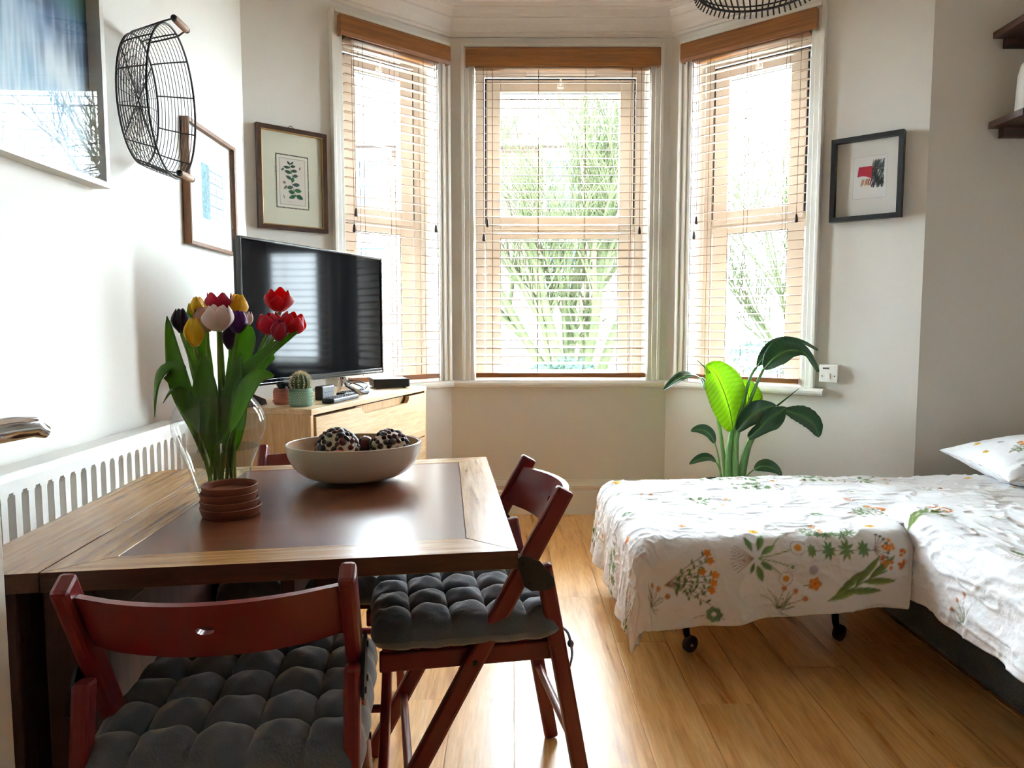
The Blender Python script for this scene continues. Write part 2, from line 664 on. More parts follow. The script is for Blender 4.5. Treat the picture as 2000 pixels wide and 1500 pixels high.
SK = [(0, 0), (0.018, 0), (0.018, 0.135), (0.012, 0.142), (0.016, 0.150), (0.022, 0.158), (0.024, 0.170), (0.016, 0.182), (0.010, 0.190), (0.008, 0.205), (0, 0.206)]
for nm, i in (('left', 0), ('left_bay', 1), ('back', 2), ('right_bay', 3), ('alcove', 4), ('right', 5)):
    sweep('baseboard_' + nm, PTS, SK, GLOSSW, i, i + 1)
CO = [(0, 2.705), (0.016, 2.705), (0.024, 2.716), (0.016, 2.728), (0.022, 2.735), (0.030, 2.765), (0.052, 2.790), (0.060, 2.790), (0.060, 2.797), (0.075, 2.806), (0.085, 2.822), (0.105, 2.826), (0.105, 2.832), (0.150, 2.834), (0.156, 2.840), (0.200, 2.840), (0.204, 2.846), (0, 2.846)]
for k, i in enumerate((1, 2, 3)):
    sweep('trim_%d' % (k + 1), PTS, CO, CEIL, i, i + 1)
# bull-nosed window board
zt = SILL_Z
SB = [(-0.20, zt), (0.035, zt), (0.046, zt - 0.004), (0.052, zt - 0.014), (0.052, zt - 0.024), (0.046, zt - 0.034), (0.035, zt - 0.038), (-0.20, zt - 0.038)]
SPTS = PTS
sweep('trim_4', SPTS, [(max(o, 0.0), z) for o, z in SB], GLOSSW, 1, 2, s0=LBAY - 0.80, smooth=False)
sweep('trim_5', SPTS, [(max(o, 0.0), z) for o, z in SB], GLOSSW, 2, 3)
sweep('trim_6', SPTS, [(max(o, 0.0), z) for o, z in SB], GLOSSW, 3, 4, s1=0.885)


# ------------------------------------------------------------------ windows and blinds
def frame_rect(b, x0, x1, z0, z1, wx, y0, y1, wz=None, bev=0.004, mi=0):
    wz = wz or wx
    b.bx(x0, x0 + wx, y0, y1, z0, z1, bev, mi)
    b.bx(x1 - wx, x1, y0, y1, z0, z1, bev, mi)
    b.bx(x0 + wx, x1 - wx, y0, y1, z1 - wz, z1, bev, mi)
    b.bx(x0 + wx, x1 - wx, y0, y1, z0, z0 + wz, bev, mi)


def window(k, i):
    c, h = WIN[k]
    p, q = PTS[i], PTS[i + 1]
    d = (q - p).normalized()
    o3 = p + d * c
    rz = math.atan2(d.y, d.x)
    W = thing('window_%d' % k, None, None, (o3.x, o3.y, 0), rz, kind='structure')
    # moulded architrave: three steps, with its own mitred look
    b = B()
    x0, x1, zt = -h, h, HEAD_Z
    for (i0, i1, y) in ((-0.004, 0.018, -0.012), (0.018, 0.046, -0.022), (0.046, 0.064, -0.034)):
        b.bx(x0 - i1, x0 - i0, y, 0.0, SILL_Z, zt + i1, 0.003)
        b.bx(x1 + i0, x1 + i1, y, 0.0, SILL_Z, zt + i1, 0.003)
        b.bx(x0 - i0, x1 + i0, y, 0.0, zt + i0, zt + i1, 0.003)
    obj('architrave', b, GLOSSW, W)
    # painted linings of the reveal and the inner board
    b = B()
    b.bx(-h, -h + 0.008, 0.0, 0.15, SILL_Z, HEAD_Z)
    b.bx(h - 0.008, h, 0.0, 0.15, SILL_Z, HEAD_Z)
    b.bx(-h + 0.008, h - 0.008, 0.0, 0.15, HEAD_Z - 0.008, HEAD_Z)
    obj('reveal_lining', b, PAINT, W)
    b = B().bx(-h + 0.008, h - 0.008, 0.0, 0.15, SILL_Z - 0.02, SILL_Z - 0.0005)
    obj('window_board', b, GLOSSW, W)
    Y = 0.16
    fr = B()
    frame_rect(fr, -h + 0.008, h - 0.008, SILL_Z - 0.01, HEAD_Z - 0.004, 0.052, Y, Y + 0.07)
    fr.bx(-h + 0.06, h - 0.06, Y, Y + 0.07, 1.622, 1.70, 0.004)
    f = obj('frame', fr, UPVC, W)
    # opening upper sash, dark gasket line round it
    g = B()
    gx = h - 0.062
    frame_rect(g, -gx, gx, 1.695, 2.535, 0.010, Y - 0.006, Y + 0.01, bev=0.001)
    obj('gasket', g, GASKET, f)
    s = B()
    frame_rect(s, -gx + 0.010, gx - 0.010, 1.668, 2.525, 0.082, Y - 0.014, Y + 0.03, wz=0.072)
    su = obj('upper_sash', s, UPVC, W)
    obj('pane', B().bx(-gx + 0.080, gx - 0.080, Y + 0.012, Y + 0.020, 1.73, 2.465), PANE, su)
    g = B()
    frame_rect(g, -gx + 0.086, gx - 0.086, 1.735, 2.459, 0.006, Y - 0.002, Y + 0.012, bev=0.001)
    obj('glazing_seal', g, GASKET, su)
    l = B()
    frame_rect(l, -gx + 0.004, gx - 0.004, SILL_Z + 0.005, 1.660, 0.088, Y - 0.004, Y + 0.03, wz=0.045)
    sl = obj('lower_sash', l, UPVC, W)
    obj('pane', B().bx(-gx + 0.084, gx - 0.084, Y + 0.012, Y + 0.020, SILL_Z + 0.04, 1.625), PANE, sl)
    g = B()
    frame_rect(g, -gx + 0.088, gx - 0.088, SILL_Z + 0.045, 1.619, 0.006, Y - 0.002, Y + 0.012, bev=0.001)
    obj('glazing_seal', g, GASKET, sl)
    # trickle vent and catch at the head
    obj('trickle_vent', B().bx(-min(0.2, h - 0.15), min(0.2, h - 0.15), Y - 0.022, Y, 2.552, 2.576, 0.004), UPVC, W)
    c_ = B().bx(-0.018, 0.018, Y - 0.034, Y - 0.012, 2.475, 2.500, 0.004)
    c_.tube([(0, Y - 0.03, 2.488), (0, Y - 0.045, 2.505), (0.0, Y - 0.045, 2.518)], 0.006, 8)
    obj('window_catch', c_, GLOSSW, W, smooth=True)
    # daylight sampling aid for the renderer
    li = bpy.data.lights.new('window_portal', 'AREA')
    li.shape = 'RECTANGLE'
    li.size, li.size_y = 2 * h, HEAD_Z - SILL_Z
    li.cycles.is_portal = True
    lo = bpy.data.objects.new('window_portal', li)
    C.objects.link(lo)
    n = nrm(p, q)
    lo.location = (o3.x + n.x * 0.30, o3.y + n.y * 0.30, (HEAD_Z + SILL_Z) / 2)
    lo.rotation_euler = (PI / 2, 0, rz)
    return (o3, rz, h)


def blind(k, frame, tilt, label):
    o3, rz, h = frame
    T_ = thing('wooden_blind', label, 'blind', (o3.x, o3.y, SILL_Z), rz, 'wooden venetian blinds of the bay')
    Z = lambda z: z - SILL_Z
    hw = h + 0.035
    # valance with returned ends
    pr = [(-0.072, 2.530), (-0.078, 2.545), (-0.078, 2.615), (-0.072, 2.628), (-0.060, 2.628), (-0.060, 2.530)]
    b = B().prism([(y, Z(z)) for y, z in pr], -hw, hw, 'x')
    va = obj('valance', b, HONEY, T_)
    for s in (-1, 1):
        e = B().bx(s * hw, s * (hw - 0.012), -0.060, -0.036, Z(2.530), Z(2.628), 0.001)
        obj('valance_return', e, HONEY, va)
    obj('head_rail', B().bx(-h + 0.012, h - 0.012, -0.034, 0.03, Z(2.535), Z(2.590), 0.003), HONEY, T_)
    sw, sl = 0.047, h - 0.014
    # one slat, gently crowned, copied down the ladder
    b = B()
    n = 5
    top, bot = [], []
    for j in range(n):
        u = -1 + 2 * j / (n - 1)
        top.append((u * sw / 2, 0.0025 * (1 - u * u) + 0.0013))
    bot = [(y, z - 0.0026) for y, z in reversed(top)]
    b.prism(top + bot, -sl, sl, 'x')
    z = 2.507
    first = None
    zs = []
    while z > 0.865:
        zs.append(z)
        if first is None:
            o = first = obj('slat', b, SLATW, T_)
        else:
            o = first.copy()
            C.objects.link(o)
        o.location = (0, 0.0, Z(z))
        o.rotation_euler = (math.radians(tilt + random.uniform(-0.8, 0.8)), 0, 0)
        z -= 0.0463
    rb = B().bx(-sl, sl, -0.024, 0.024, Z(0.806), Z(0.832), 0.004)
    obj('bottom_rail', rb, RAILW, T_)
    lx = [-0.80, -0.27, 0.27, 0.80] if h > 0.4 else [-0.66, 0.0, 0.66]
    for u in lx:
        for y in (-0.024, 0.024):
            obj('ladder_cord', B().tube([(u * sl, y, Z(2.535)), (u * sl, y, Z(0.82))], 0.0011, 5), CORD, T_)
    for u, ln in ((-0.9, 1.62), (0.9, 1.66), (-0.86, 1.70)):
        c_ = obj('pull_cord', B().tube([(u * sl, -0.032, Z(2.535)), (u * sl, -0.033, Z(ln))], 0.0012, 5), CORD, T_)
        obj('tassel', B().lathe([(0.001, 0.0), (0.0085, 0.002), (0.0095, 0.012), (0.006, 0.036), (0.003, 0.043), (0.0, 0.044)], 10, (u * sl, -0.033, Z(ln) - 0.042)), TASSEL, c_, smooth=True)
    return T_


fr1, fr2, fr3 = window(1, 1), window(2, 2), window(3, 3)
random.seed(9)
blind(1, fr1, 5, 'wooden slatted blind behind the television, in the bay window on its side')
blind(2, fr2, 15, 'wooden slatted blind over the middle window of the bay, widest of three')
blind(3, fr3, 7, 'wooden slatted blind over the bay window behind the leafy potted plant')

# ------------------------------------------------------------------ things fixed to the walls
def bulk_print(name, W, H, fn, m, parent, y=0.0, x0=0.0, z0=0.0, res=0.004, label=None):
    """flat printed sheet, W x H, colours from fn(u, v) arrays (u to the right, v up)"""
    nu, nv = max(2, int(W / res)), max(2, int(H / res))
    b = B().grid(lambda u, v: (x0 - W / 2 + W * u, y, z0 + H * v), nu, nv)
    o = obj(name, b, m, parent)
    uu, vv = np.meshgrid(np.linspace(0, 1, nu), np.linspace(0, 1, nv))
    set_print(o, fn(uu, vv))
    if label:
        o['label'] = label
    return o


def set_print(o, rgb):
    rgb = np.clip(np.asarray(rgb, dtype=np.float64), 0, 255) / 255.0
    l = np.where(rgb <= 0.04045, rgb / 12.92, ((rgb + 0.055) / 1.055) ** 2.4).reshape(-1, 3)
    a = o.data.color_attributes.new('print', 'FLOAT_COLOR', 'POINT')
    a.data.foreach_set('color', np.concatenate([l, np.ones((len(l), 1))], 1).astype(np.float32).ravel())


class Canvas:
    """small raster in metres used for flat print on paper and cloth"""
    def __init__(s, w, h, res, bg):
        s.w, s.h, s.res = w, h, res
        s.a = np.zeros((int(h / res) + 1, int(w / res) + 1, 3))
        s.a[:] = bg

    def _win(s, x0, x1, y0, y1):
        H, W = s.a.shape[:2]
        i0, i1 = max(0, int(x0 / s.res) - 1), min(W, int(x1 / s.res) + 2)
        j0, j1 = max(0, int(y0 / s.res) - 1), min(H, int(y1 / s.res) + 2)
        if i1 <= i0 or j1 <= j0:
            return None
        X, Y = np.meshgrid(np.arange(i0, i1) * s.res, np.arange(j0, j1) * s.res)
        return (slice(j0, j1), slice(i0, i1)), X, Y

    def _mix(s, sl, m, col, op):
        m = np.clip(m, 0, 1)[..., None] * op
        s.a[sl] = s.a[sl] * (1 - m) + np.array(col) * m

    def line(s, pts, wd, col, op=1.0):
        for (x0, y0), (x1, y1) in zip(pts[:-1], pts[1:]):
            r = s._win(min(x0, x1) - wd, max(x0, x1) + wd, min(y0, y1) - wd, max(y0, y1) + wd)
            if not r:
                continue
            sl, X, Y = r
            dx, dy = x1 - x0, y1 - y0
            L2 = dx * dx + dy * dy + 1e-12
            t = np.clip(((X - x0) * dx + (Y - y0) * dy) / L2, 0, 1)
            d = np.hypot(X - x0 - t * dx, Y - y0 - t * dy)
            s._mix(sl, (wd / 2 - d) / s.res + 0.5, col, op)

    def leaf(s, x0, y0, x1, y1, wd, col, op=1.0, vein=True):
        r = s._win(min(x0, x1) - wd, max(x0, x1) + wd, min(y0, y1) - wd, max(y0, y1) + wd)
        if not r:
            return
        sl, X, Y = r
        dx, dy = x1 - x0, y1 - y0
        L = math.hypot(dx, dy) + 1e-9
        t = ((X - x0) * dx + (Y - y0) * dy) / (L * L)
        n = ((Y - y0) * dx - (X - x0) * dy) / L
        hw = wd / 2 * np.sin(PI * np.clip(t, 0, 1)) ** 0.8
        m = (hw - np.abs(n)) / s.res + 0.4
        m = np.where((t < 0) | (t > 1), 0, m)
        shade = 1 - 0.18 * np.clip(n / (wd / 2), -1, 1)
        mm = np.clip(m, 0, 1)[..., None] * op
        s.a[sl] = s.a[sl] * (1 - mm) + np.array(col) * shade[..., None] * mm
        if vein and wd > 3 * s.res:
            s.line([(x0, y0), (x1, y1)], s.res, tuple(c * 0.75 for c in col), 0.6 * op)

    def disc(s, x, y, r0, col, op=1.0, ring=0):
        r = s._win(x - r0, x + r0, y - r0, y + r0)
        if not r:
            return
        sl, X, Y = r
        d = np.hypot(X - x, Y - y)
        m = (r0 - d) / s.res + 0.5
        if ring:
            m = np.minimum(m, (d - (r0 - ring)) / s.res + 0.5)
        s._mix(sl, m, col, op)

    def sample(s, x, y):
        i = np.clip(np.asarray(x) / s.res, 0, s.a.shape[1] - 1.001)
        j = np.clip(np.asarray(y) / s.res, 0, s.a.shape[0] - 1.001)
        i0, j0 = i.astype(int), j.astype(int)
        fi, fj = (i - i0)[..., None], (j - j0)[..., None]
        a = s.a
        return (a[j0, i0] * (1 - fi) + a[j0, i0 + 1] * fi) * (1 - fj) + (a[j0 + 1, i0] * (1 - fi) + a[j0 + 1, i0 + 1] * fi) * fj


def picture(label, pos, rz, W, H, fw, depth, fm, recess=0.012, slip=None, glass=True, back=None):
    """framed picture; local x along the wall, y into the wall, z up; returns the thing and the inner size"""
    t = thing('framed_picture', label, 'picture', pos, rz)
    b = B()
    pr = [(0, -depth), (fw, -depth + 0.003), (fw, -0.001), (0, -0.001)]
    for a0, a1, horiz in ((0, W, True), (0, W, False)):
        pass
    # four mitred sides
    def side(p, q, inn):
        pass
    x0, x1, z0, z1 = -W / 2, W / 2, 0, H
    def quad_side(A, Bq, Ci, Di):
        y0, y1 = -depth, -0.001
        vs = [(A[0], y0, A[1]), (Bq[0], y0, Bq[1]), (Ci[0], y0 + 0.002, Ci[1]), (Di[0], y0 + 0.002, Di[1]),
              (A[0], y1, A[1]), (Bq[0], y1, Bq[1]), (Ci[0], y1, Ci[1]), (Di[0], y1, Di[1])]
        return B().add(vs, [(0, 1, 2, 3), (7, 6, 5, 4), (0, 4, 5, 1), (1, 5, 6, 2), (2, 6, 7, 3), (3, 7, 4, 0)])
    o = [(x0, z0), (x1, z0), (x1, z1), (x0, z1)]
    i = [(x0 + fw, z0 + fw), (x1 - fw, z0 + fw), (x1 - fw, z1 - fw), (x0 + fw, z1 - fw)]
    for k in range(4):
        obj('frame_side', quad_side(o[k], o[(k + 1) % 4], i[(k + 1) % 4], i[k]), fm, t)
    if slip:
        sm, sw_, sy = slip
        b = B()
        frame_rect(b, x0 + fw, x1 - fw, z0 + fw, z1 - fw, sw_, -depth + sy, -0.004, bev=0.001)
        obj('slip', b, sm, t)
    if glass:
        obj('glass', B().bx(x0 + fw, x1 - fw, -depth + 0.007, -depth + 0.009, z0 + fw, z1 - fw), PICGLASS, t)
    return t


def smooth(a, b, x):
    t = np.clip((x - a) / (b - a), 0, 1)
    return t * t * (3 - 2 * t)


def vnoise(U, Vv, sx, sy, seed=0):
    """cheap value noise on arrays"""
    rs = np.random.RandomState(seed)
    g = rs.rand(int(sy) + 3, int(sx) + 3)
    x, y = np.clip(U, 0, 1.02) * sx, np.clip(Vv, 0, 1.02) * sy
    i, j = np.minimum(x.astype(int), int(sx) + 1), np.minimum(y.astype(int), int(sy) + 1)
    fx, fy = x - i, y - j
    fx, fy = fx * fx * (3 - 2 * fx), fy * fy * (3 - 2 * fy)
    return (g[j, i] * (1 - fx) + g[j, i + 1] * fx) * (1 - fy) + (g[j + 1, i] * (1 - fx) + g[j + 1, i + 1] * fx) * fy


LW = V((-0.025, 1.0)).normalized()
LRZ = math.atan2(LW.y, LW.x)


def left_wall(Y, off=0.001):
    x = PTS[1].x - 0.025 * (Y - PTS[1].y) * 1.0
    # actual wall line
    p, q = PTS[0], PTS[1]
    x = p.x + (q.x - p.x) * (Y - p.y) / (q.y - p.y)
    return V((x, Y))


WRZ = math.atan2((PTS[1] - PTS[0]).y, (PTS[1] - PTS[0]).x)
WHITEF = mat('white_frame_paint', (232, 230, 224), 0.4, var=0.02)
BROWNF = wood('brown_frame_wood', (84, 50, 24), (124, 80, 42), (146, 100, 58), 0.4, (12, 12, 2), 3.0)
DARKF = wood('dark_frame_wood', (40, 24, 16), (62, 36, 24), (84, 50, 34), 0.3, (3, 3, 3), 4.0, coat=0.3)
GOLD = mat('gilt_slip', (176, 140, 84), 0.35, metal=0.7)
BLACKF = mat('black_frame_paint', (24, 27, 30), 0.4, var=0.03)
MOUNT = mat('white_mount_board', (238, 236, 230), 0.85, var=0.01)
CREAMM = mat('cream_mount_board', (228, 226, 206), 0.85, var=0.015)

# large pale painting
p = left_wall(1.66)
t = picture('large blue and white abstract painting in a white frame beside the wire basket', (p.x, p.y, 1.497), WRZ, 0.92, 0.82, 0.017, 0.045, WHITEF, glass=True)


def paint(u, v):
    # blue washes above, pale dragged streaks below
    n = vnoise(u, v, 5, 4, 1) * 0.5 + vnoise(u, v, 16, 12, 2) * 0.3 + vnoise(u, v, 90, 8, 3) * 0.35
    st = vnoise(u, v, 120, 6, 4)
    k = smooth(0.28, 0.72, v + (n - 0.55) * 0.35)
    top = np.array((52, 82, 120)) + (vnoise(u, v, 9, 7, 5)[..., None] - 0.5) * np.array((50, 60, 70))
    low = np.array((222, 236, 246)) - (st[..., None] * np.array((80, 46, 22))) * smooth(0.35, 0.9, vnoise(u, v, 7, 5, 6))[..., None]
    c = low * (1 - k[..., None]) + top * k[..., None]
    g = smooth(0.66, 0.9, u) * smooth(0.5, 0.62, v)
    c = c * (1 - 0.7 * g[..., None]) + np.array((40, 116, 100)) * 0.7 * g[..., None]
    f = smooth(0.02, 0.0, np.abs(u - 0.72 + 0.4 * (v - 0.6)) - 0.012) * smooth(0.5, 0.55, v) * smooth(0.75, 0.65, v)
    c = c * (1 - 0.8 * f[..., None]) + np.array((226, 214, 216)) * 0.8 * f[..., None]
    return c


bulk_print('canvas', 0.884, 0.784, paint, PICT, t, -0.006, 0, 0.018, 0.004)

# pale blue print in a thin brown frame
p = left_wall(2.955)
t = picture('thin brown frame holding a pale blue grid print, beyond the wire basket', (p.x, p.y, 1.408), WRZ, 0.49, 0.465, 0.013, 0.030, BROWNF)
obj('mount', B().bx(-0.232, 0.232, -0.008, -0.004, 0.013, 0.452), MOUNT, t)


def bluegrid(u, v):
    c = np.zeros(u.shape + (3,)) + np.array((236, 240, 240))
    l = (u < 0.36)
    n = vnoise(u, v, 30, 30, 8)
    c[l] = (np.array((128, 168, 178)) + (n[..., None] - 0.5) * 50)[l]
    for k in range(9):
        c[(np.abs(v - 0.06 - k * 0.108) < 0.010) & (u > 0.3)] = (126, 152, 160)
    for k in (0.66, 0.98):
        c[np.abs(u - k) < 0.012] = (136, 160, 166)
    return c


bulk_print('print', 0.225, 0.215, bluegrid, PICT, t, -0.0085, 0.03, 0.12, 0.003)

# botanical engraving on the bay wall
dL = (CL - A_).normalized()
LBZ = math.atan2(dL.y, dL.x)
pp = CL - dL * 0.936
t = picture('dark brown frame with a botanical engraving of a green leafy stem', (pp.x, pp.y, 1.562), LBZ, 0.350, 0.484, 0.020, 0.024, DARKF, slip=(GOLD, 0.005, 0.004))
obj('mount', B().bx(-0.155, 0.155, -0.008, -0.004, 0.02, 0.464), CREAMM, t)
obj('hanging_wire', B().tube([(-0.02, -0.006, 0.484), (0, -0.004, 0.50), (0.02, -0.006, 0.484)], 0.0015, 6), BLACKM, t)
cv = Canvas(0.166, 0.256, 0.001, (226, 218, 206))
for a0, wd, c in ((0.003, 0.006, (96, 92, 76)), (0.012, 0.012, (232, 228, 212)), (0.019, 0.0015, (120, 112, 100))):
    cv.line([(a0, a0), (0.166 - a0, a0), (0.166 - a0, 0.256 - a0), (a0, 0.256 - a0), (a0, a0)], wd, c)
random.seed(3)
for k in range(60):
    q = random.random()
    px_, py_ = random.choice([(q * 0.166, 0.003), (q * 0.166, 0.253), (0.003, q * 0.256), (0.163, q * 0.256)])
    cv.disc(px_, py_, 0.002, (190, 176, 140), 0.7)
stem = [(0.108, 0.050), (0.092, 0.080), (0.080, 0.120), (0.084, 0.160), (0.070, 0.200), (0.074, 0.215)]
cv.line(stem, 0.0018, (74, 92, 60))
for (x_, y_, x2, y2, wd, c) in [(0.10, 0.066, 0.135, 0.052, 0.022, (40, 90, 62)), (0.10, 0.066, 0.064, 0.050, 0.018, (48, 104, 70)), (0.094, 0.078, 0.062, 0.082, 0.02, (40, 96, 66)),
                                (0.09, 0.09, 0.128, 0.088, 0.02, (58, 112, 76)), (0.085, 0.105, 0.055, 0.098, 0.018, (70, 100, 84)), (0.083, 0.115, 0.12, 0.118, 0.018, (64, 84, 84)),
                                (0.081, 0.125, 0.088, 0.15, 0.017, (44, 110, 64)), (0.082, 0.14, 0.05, 0.155, 0.016, (50, 92, 72)), (0.083, 0.155, 0.112, 0.16, 0.016, (70, 92, 92)),
                                (0.08, 0.17, 0.045, 0.178, 0.016, (52, 96, 72)), (0.076, 0.18, 0.108, 0.182, 0.015, (44, 82, 64)), (0.073, 0.195, 0.04, 0.196, 0.014, (70, 92, 80)),
                                (0.072, 0.2, 0.10, 0.204, 0.013, (44, 78, 60)), (0.073, 0.208, 0.058, 0.224, 0.011, (40, 70, 56)), (0.074, 0.21, 0.09, 0.224, 0.010, (52, 88, 70)),
                                (0.055, 0.11, 0.04, 0.09, 0.012, (110, 116, 100)), (0.05, 0.12, 0.035, 0.125, 0.012, (120, 124, 108)), (0.042, 0.19, 0.028, 0.178, 0.01, (116, 122, 106)),
                                (0.125, 0.205, 0.118, 0.188, 0.008, (150, 120, 130)), (0.035, 0.065, 0.042, 0.045, 0.006, (150, 146, 130))]:
    cv.leaf(x_, y_, x2, y2, wd, c)
cv.line([(0.05, 0.034), (0.115, 0.034)], 0.0012, (150, 140, 126), 0.6)
bulk_print('engraving', 0.166, 0.256, lambda u, v: cv.sample(u * 0.166, v * 0.256), PICT, t, -0.0085, 0.0, 0.105, 0.0012)

# black box frame with a red and black abstract print
dR = (B_ - CR).normalized()
RBZ = math.atan2(dR.y, dR.x)
pp = CR + dR * 1.042
t = picture('deep black frame around a small red and black print, right of the bay', (pp.x, pp.y, 1.603), RBZ, 0.314, 0.392, 0.021, 0.044, BLACKF, glass=True)
obj('mount', B().bx(-0.136, 0.136, -0.010, -0.004, 0.021, 0.371), MOUNT, t)
cw = Canvas(0.15, 0.20, 0.0008, (240, 240, 238))
cw.line([(0.002, 0.002), (0.148, 0.002), (0.148, 0.198), (0.002, 0.198), (0.002, 0.002)], 0.0012, (190, 190, 188))
for k in range(160):     # loose red band above a brushed black block
    x_ = 0.022 + 0.075 * random.random()
    cw.line([(x_, 0.098 + 0.012 * math.sin(x_ * 40)), (x_ + 0.004, 0.146 + 0.004 * random.random())], 0.004, (176 + random.randint(-14, 12), 28, 56))
for k in range(200):
    x_, y_ = 0.082 + 0.048 * random.random(), 0.05 + 0.11 * random.random()
    cw.line([(x_, y_), (x_ + 0.006, y_ + 0.02)], 0.0035, random.choice([(34, 44, 46), (52, 66, 66), (28, 30, 34), (120, 134, 132)]), 0.85)
for k in range(14):
    x_ = 0.04 + 0.05 * random.random()
    cw.line([(x_, 0.092), (x_ - 0.006, 0.06 + 0.015 * random.random())], 0.003, random.choice([(60, 40, 40), (150, 40, 50), (222, 170, 60)]), 0.8)
bulk_print('print', 0.15, 0.20, lambda u, v: cw.sample(u * 0.15, v * 0.2), PICT, t, -0.0105, 0.012, 0.10, 0.0012, label='abstract red and black print')

# oval wire basket hung on the left wall
bk = thing('wire_basket', 'oval black wire basket with two wooden grips hung on the wall', 'basket', (-1.19, 2.335, 1.60))
base_c, base_r = V((-1.183, 2.335, 1.813)), (0.128, 0.198)
rim_c, rim_r = V((-1.044, 2.267, 1.785)), (0.158, 0.228)


def ring(k, q):
    e = k ** 0.7
    c = base_c.lerp(rim_c, k)
    ry = base_r[0] + (rim_r[0] - base_r[0]) * e
    rz_ = base_r[1] + (rim_r[1] - base_r[1]) * e
    return c + V((0, ry * math.cos(q), rz_ * math.sin(q)))


NQ = 64
obj('rim', B().tube([ring(1, 2 * PI * i / NQ) for i in range(NQ)], 0.0032, 8, closed=True), BLACKM, bk, world=True, smooth=True)
obj('base_ring', B().tube([ring(0, 2 * PI * i / NQ) for i in range(NQ)], 0.0032, 8, closed=True), BLACKM, bk, world=True, smooth=True)
b = B()
for k in range(1, 11):
    b.tube([ring(k / 11, 2 * PI * i / NQ) for i in range(NQ)], 0.0011, 5, closed=True)
obj('side_wires', b, BLACKM, bk, world=True, kind='stuff')
for i in range(12):
    q = 2 * PI * (i + 0.5) / 12
    obj('rib', B().tube([ring(k / 6, q) for k in range(7)], 0.0022, 6), BLACKM, bk, world=True)
b = B()
for k in range(1, 9):
    b.tube([base_c + V((0, base_r[0] * k / 9 * math.cos(2 * PI * i / 40), base_r[1] * k / 9 * math.sin(2 * PI * i / 40))) for i in range(40)], 0.0010, 5, closed=True)
for i in range(28):
    q = 2 * PI * i / 28
    b.tube([base_c + V((0, base_r[0] * f * math.cos(q), base_r[1] * f * math.sin(q))) for f in (0.11, 1.0)], 0.0010, 5)
obj('base_mesh', b, BLACKM, bk, world=True, kind='stuff')
for q in (0.75, 2.39):
    a = V((0, base_r[0] * math.cos(q), base_r[1] * math.sin(q)))
    obj('base_brace', B().tube([base_c + a, base_c - a], 0.0022, 6), BLACKM, bk, world=True)
GRIP = wood('grip_wood', (120, 84, 62), (158, 120, 94), (184, 146, 118), 0.5, (10, 2, 10), 3)
for s, zc in ((1, 1.995), (-1, 1.552)):
    g0, g1 = V((-0.985, 2.168, zc)), V((-0.985, 2.248, zc - 0.002))
    q = PI / 2 * s
    for gp, dq in ((g0, 0.35 * s), (g1, -0.35 * s)):
        obj('handle_wire', B().tube([ring(0.1, q + dq), ring(0.6, q + dq), ring(1.0, q + dq) + V((0, 0, 0.004 * s)), gp], 0.0026, 6), BLACKM, bk, world=True)
    obj('grip', B().tube([g0, g0.lerp(g1, 0.08), g0.lerp(g1, 0.5), g0.lerp(g1, 0.92), g1], [0.008, 0.0105, 0.011, 0.0105, 0.008], 14), GRIP, bk, world=True, smooth=True)
    for gp in (g0, g1):
        obj('grip_cap', B().sphere(gp, 0.0098, 12, 8), BLACKM, bk, world=True, smooth=True)

# radiator under the picture wall
RY0, RY1, RZ0, RZ1 = 1.02, 2.43, 0.14, 0.782
p = left_wall(RY0)
rd = thing('radiator', 'white fluted panel radiator on the left wall behind the table', 'radiator', (p.x, p.y, 0), WRZ)
RL = RY1 - RY0


def flute(u, v):
    x_, z_ = u * RL, RZ0 + 0.0 + v * (RZ1 - RZ0)
    ph = ((x_ - 0.02) / 0.0455) % 1.0
    d = abs(ph - 0.5) * 0.0455
    top = RZ1 - 0.044
    hw = 0.0125
    if z_ > top - hw:
        dz = z_ - (top - hw)
        hw = math.sqrt(max(0, hw * hw - dz * dz))
    if z_ < RZ0 + 0.05:
        hw = 0
    e = min(max((hw - d) / 0.004, 0), 1)
    e = e * e * (3 - 2 * e)
    edge = min(x_, RL - x_, z_ - RZ0, RZ1 - z_)
    rnd = 0.010 * (1 - min(edge / 0.012, 1)) ** 2
    return (x_, -0.115 + 0.016 * e + rnd, z_)


obj('front_panel', B().grid(flute, 620, 110), RADW, rd, smooth=True)
obj('rear_panel', B().bx(0.0, RL, -0.098, -0.03, RZ0, RZ1 - 0.004, 0.004), RADW, rd)
obj('top_grille', B().bx(0.004, RL - 0.004, -0.106, -0.03, RZ1 - 0.014, RZ1 - 0.001, 0.004), RADW, rd)
for s in (0.08, RL - 0.08):
    obj('bracket', B().bx(s - 0.02, s + 0.02, -0.035, -0.001, RZ0 + 0.06, RZ1 - 0.1, 0.002), RADW, rd)

# open door at the left edge, with its lever handle
dp = at(19, 1275, 0.88)
DX, DY = dp.x, 0.88
dr = thing('door_1', None, None, (DX, DY, 0), 0, kind='structure')
b = B().bx(-0.042, 0, -0.76, 0, 0.006, 1.98, 0.003)
obj('door_leaf', b, GLOSSW, dr)
hz = 0.975
h = obj('door_handle', B().tube([(0.0, -0.055, hz), (0.012, -0.055, hz), (0.044, -0.055, hz)], [0.026, 0.026, 0.009], 18), CHROME, dr, smooth=True)
lv = B().tube([(0.069, -0.012, hz - 0.004), (0.066, -0.030, hz + 0.005), (0.058, -0.055, hz + 0.006), (0.054, -0.085, hz + 0.006), (0.054, -0.12, hz + 0.002), (0.052, -0.155, hz - 0.006), (0.046, -0.168, hz - 0.014)], [0.006, 0.0095, 0.011, 0.011, 0.010, 0.009, 0.006], 14, flat=1.3)
obj('lever', lv, CHROME, h, smooth=True)

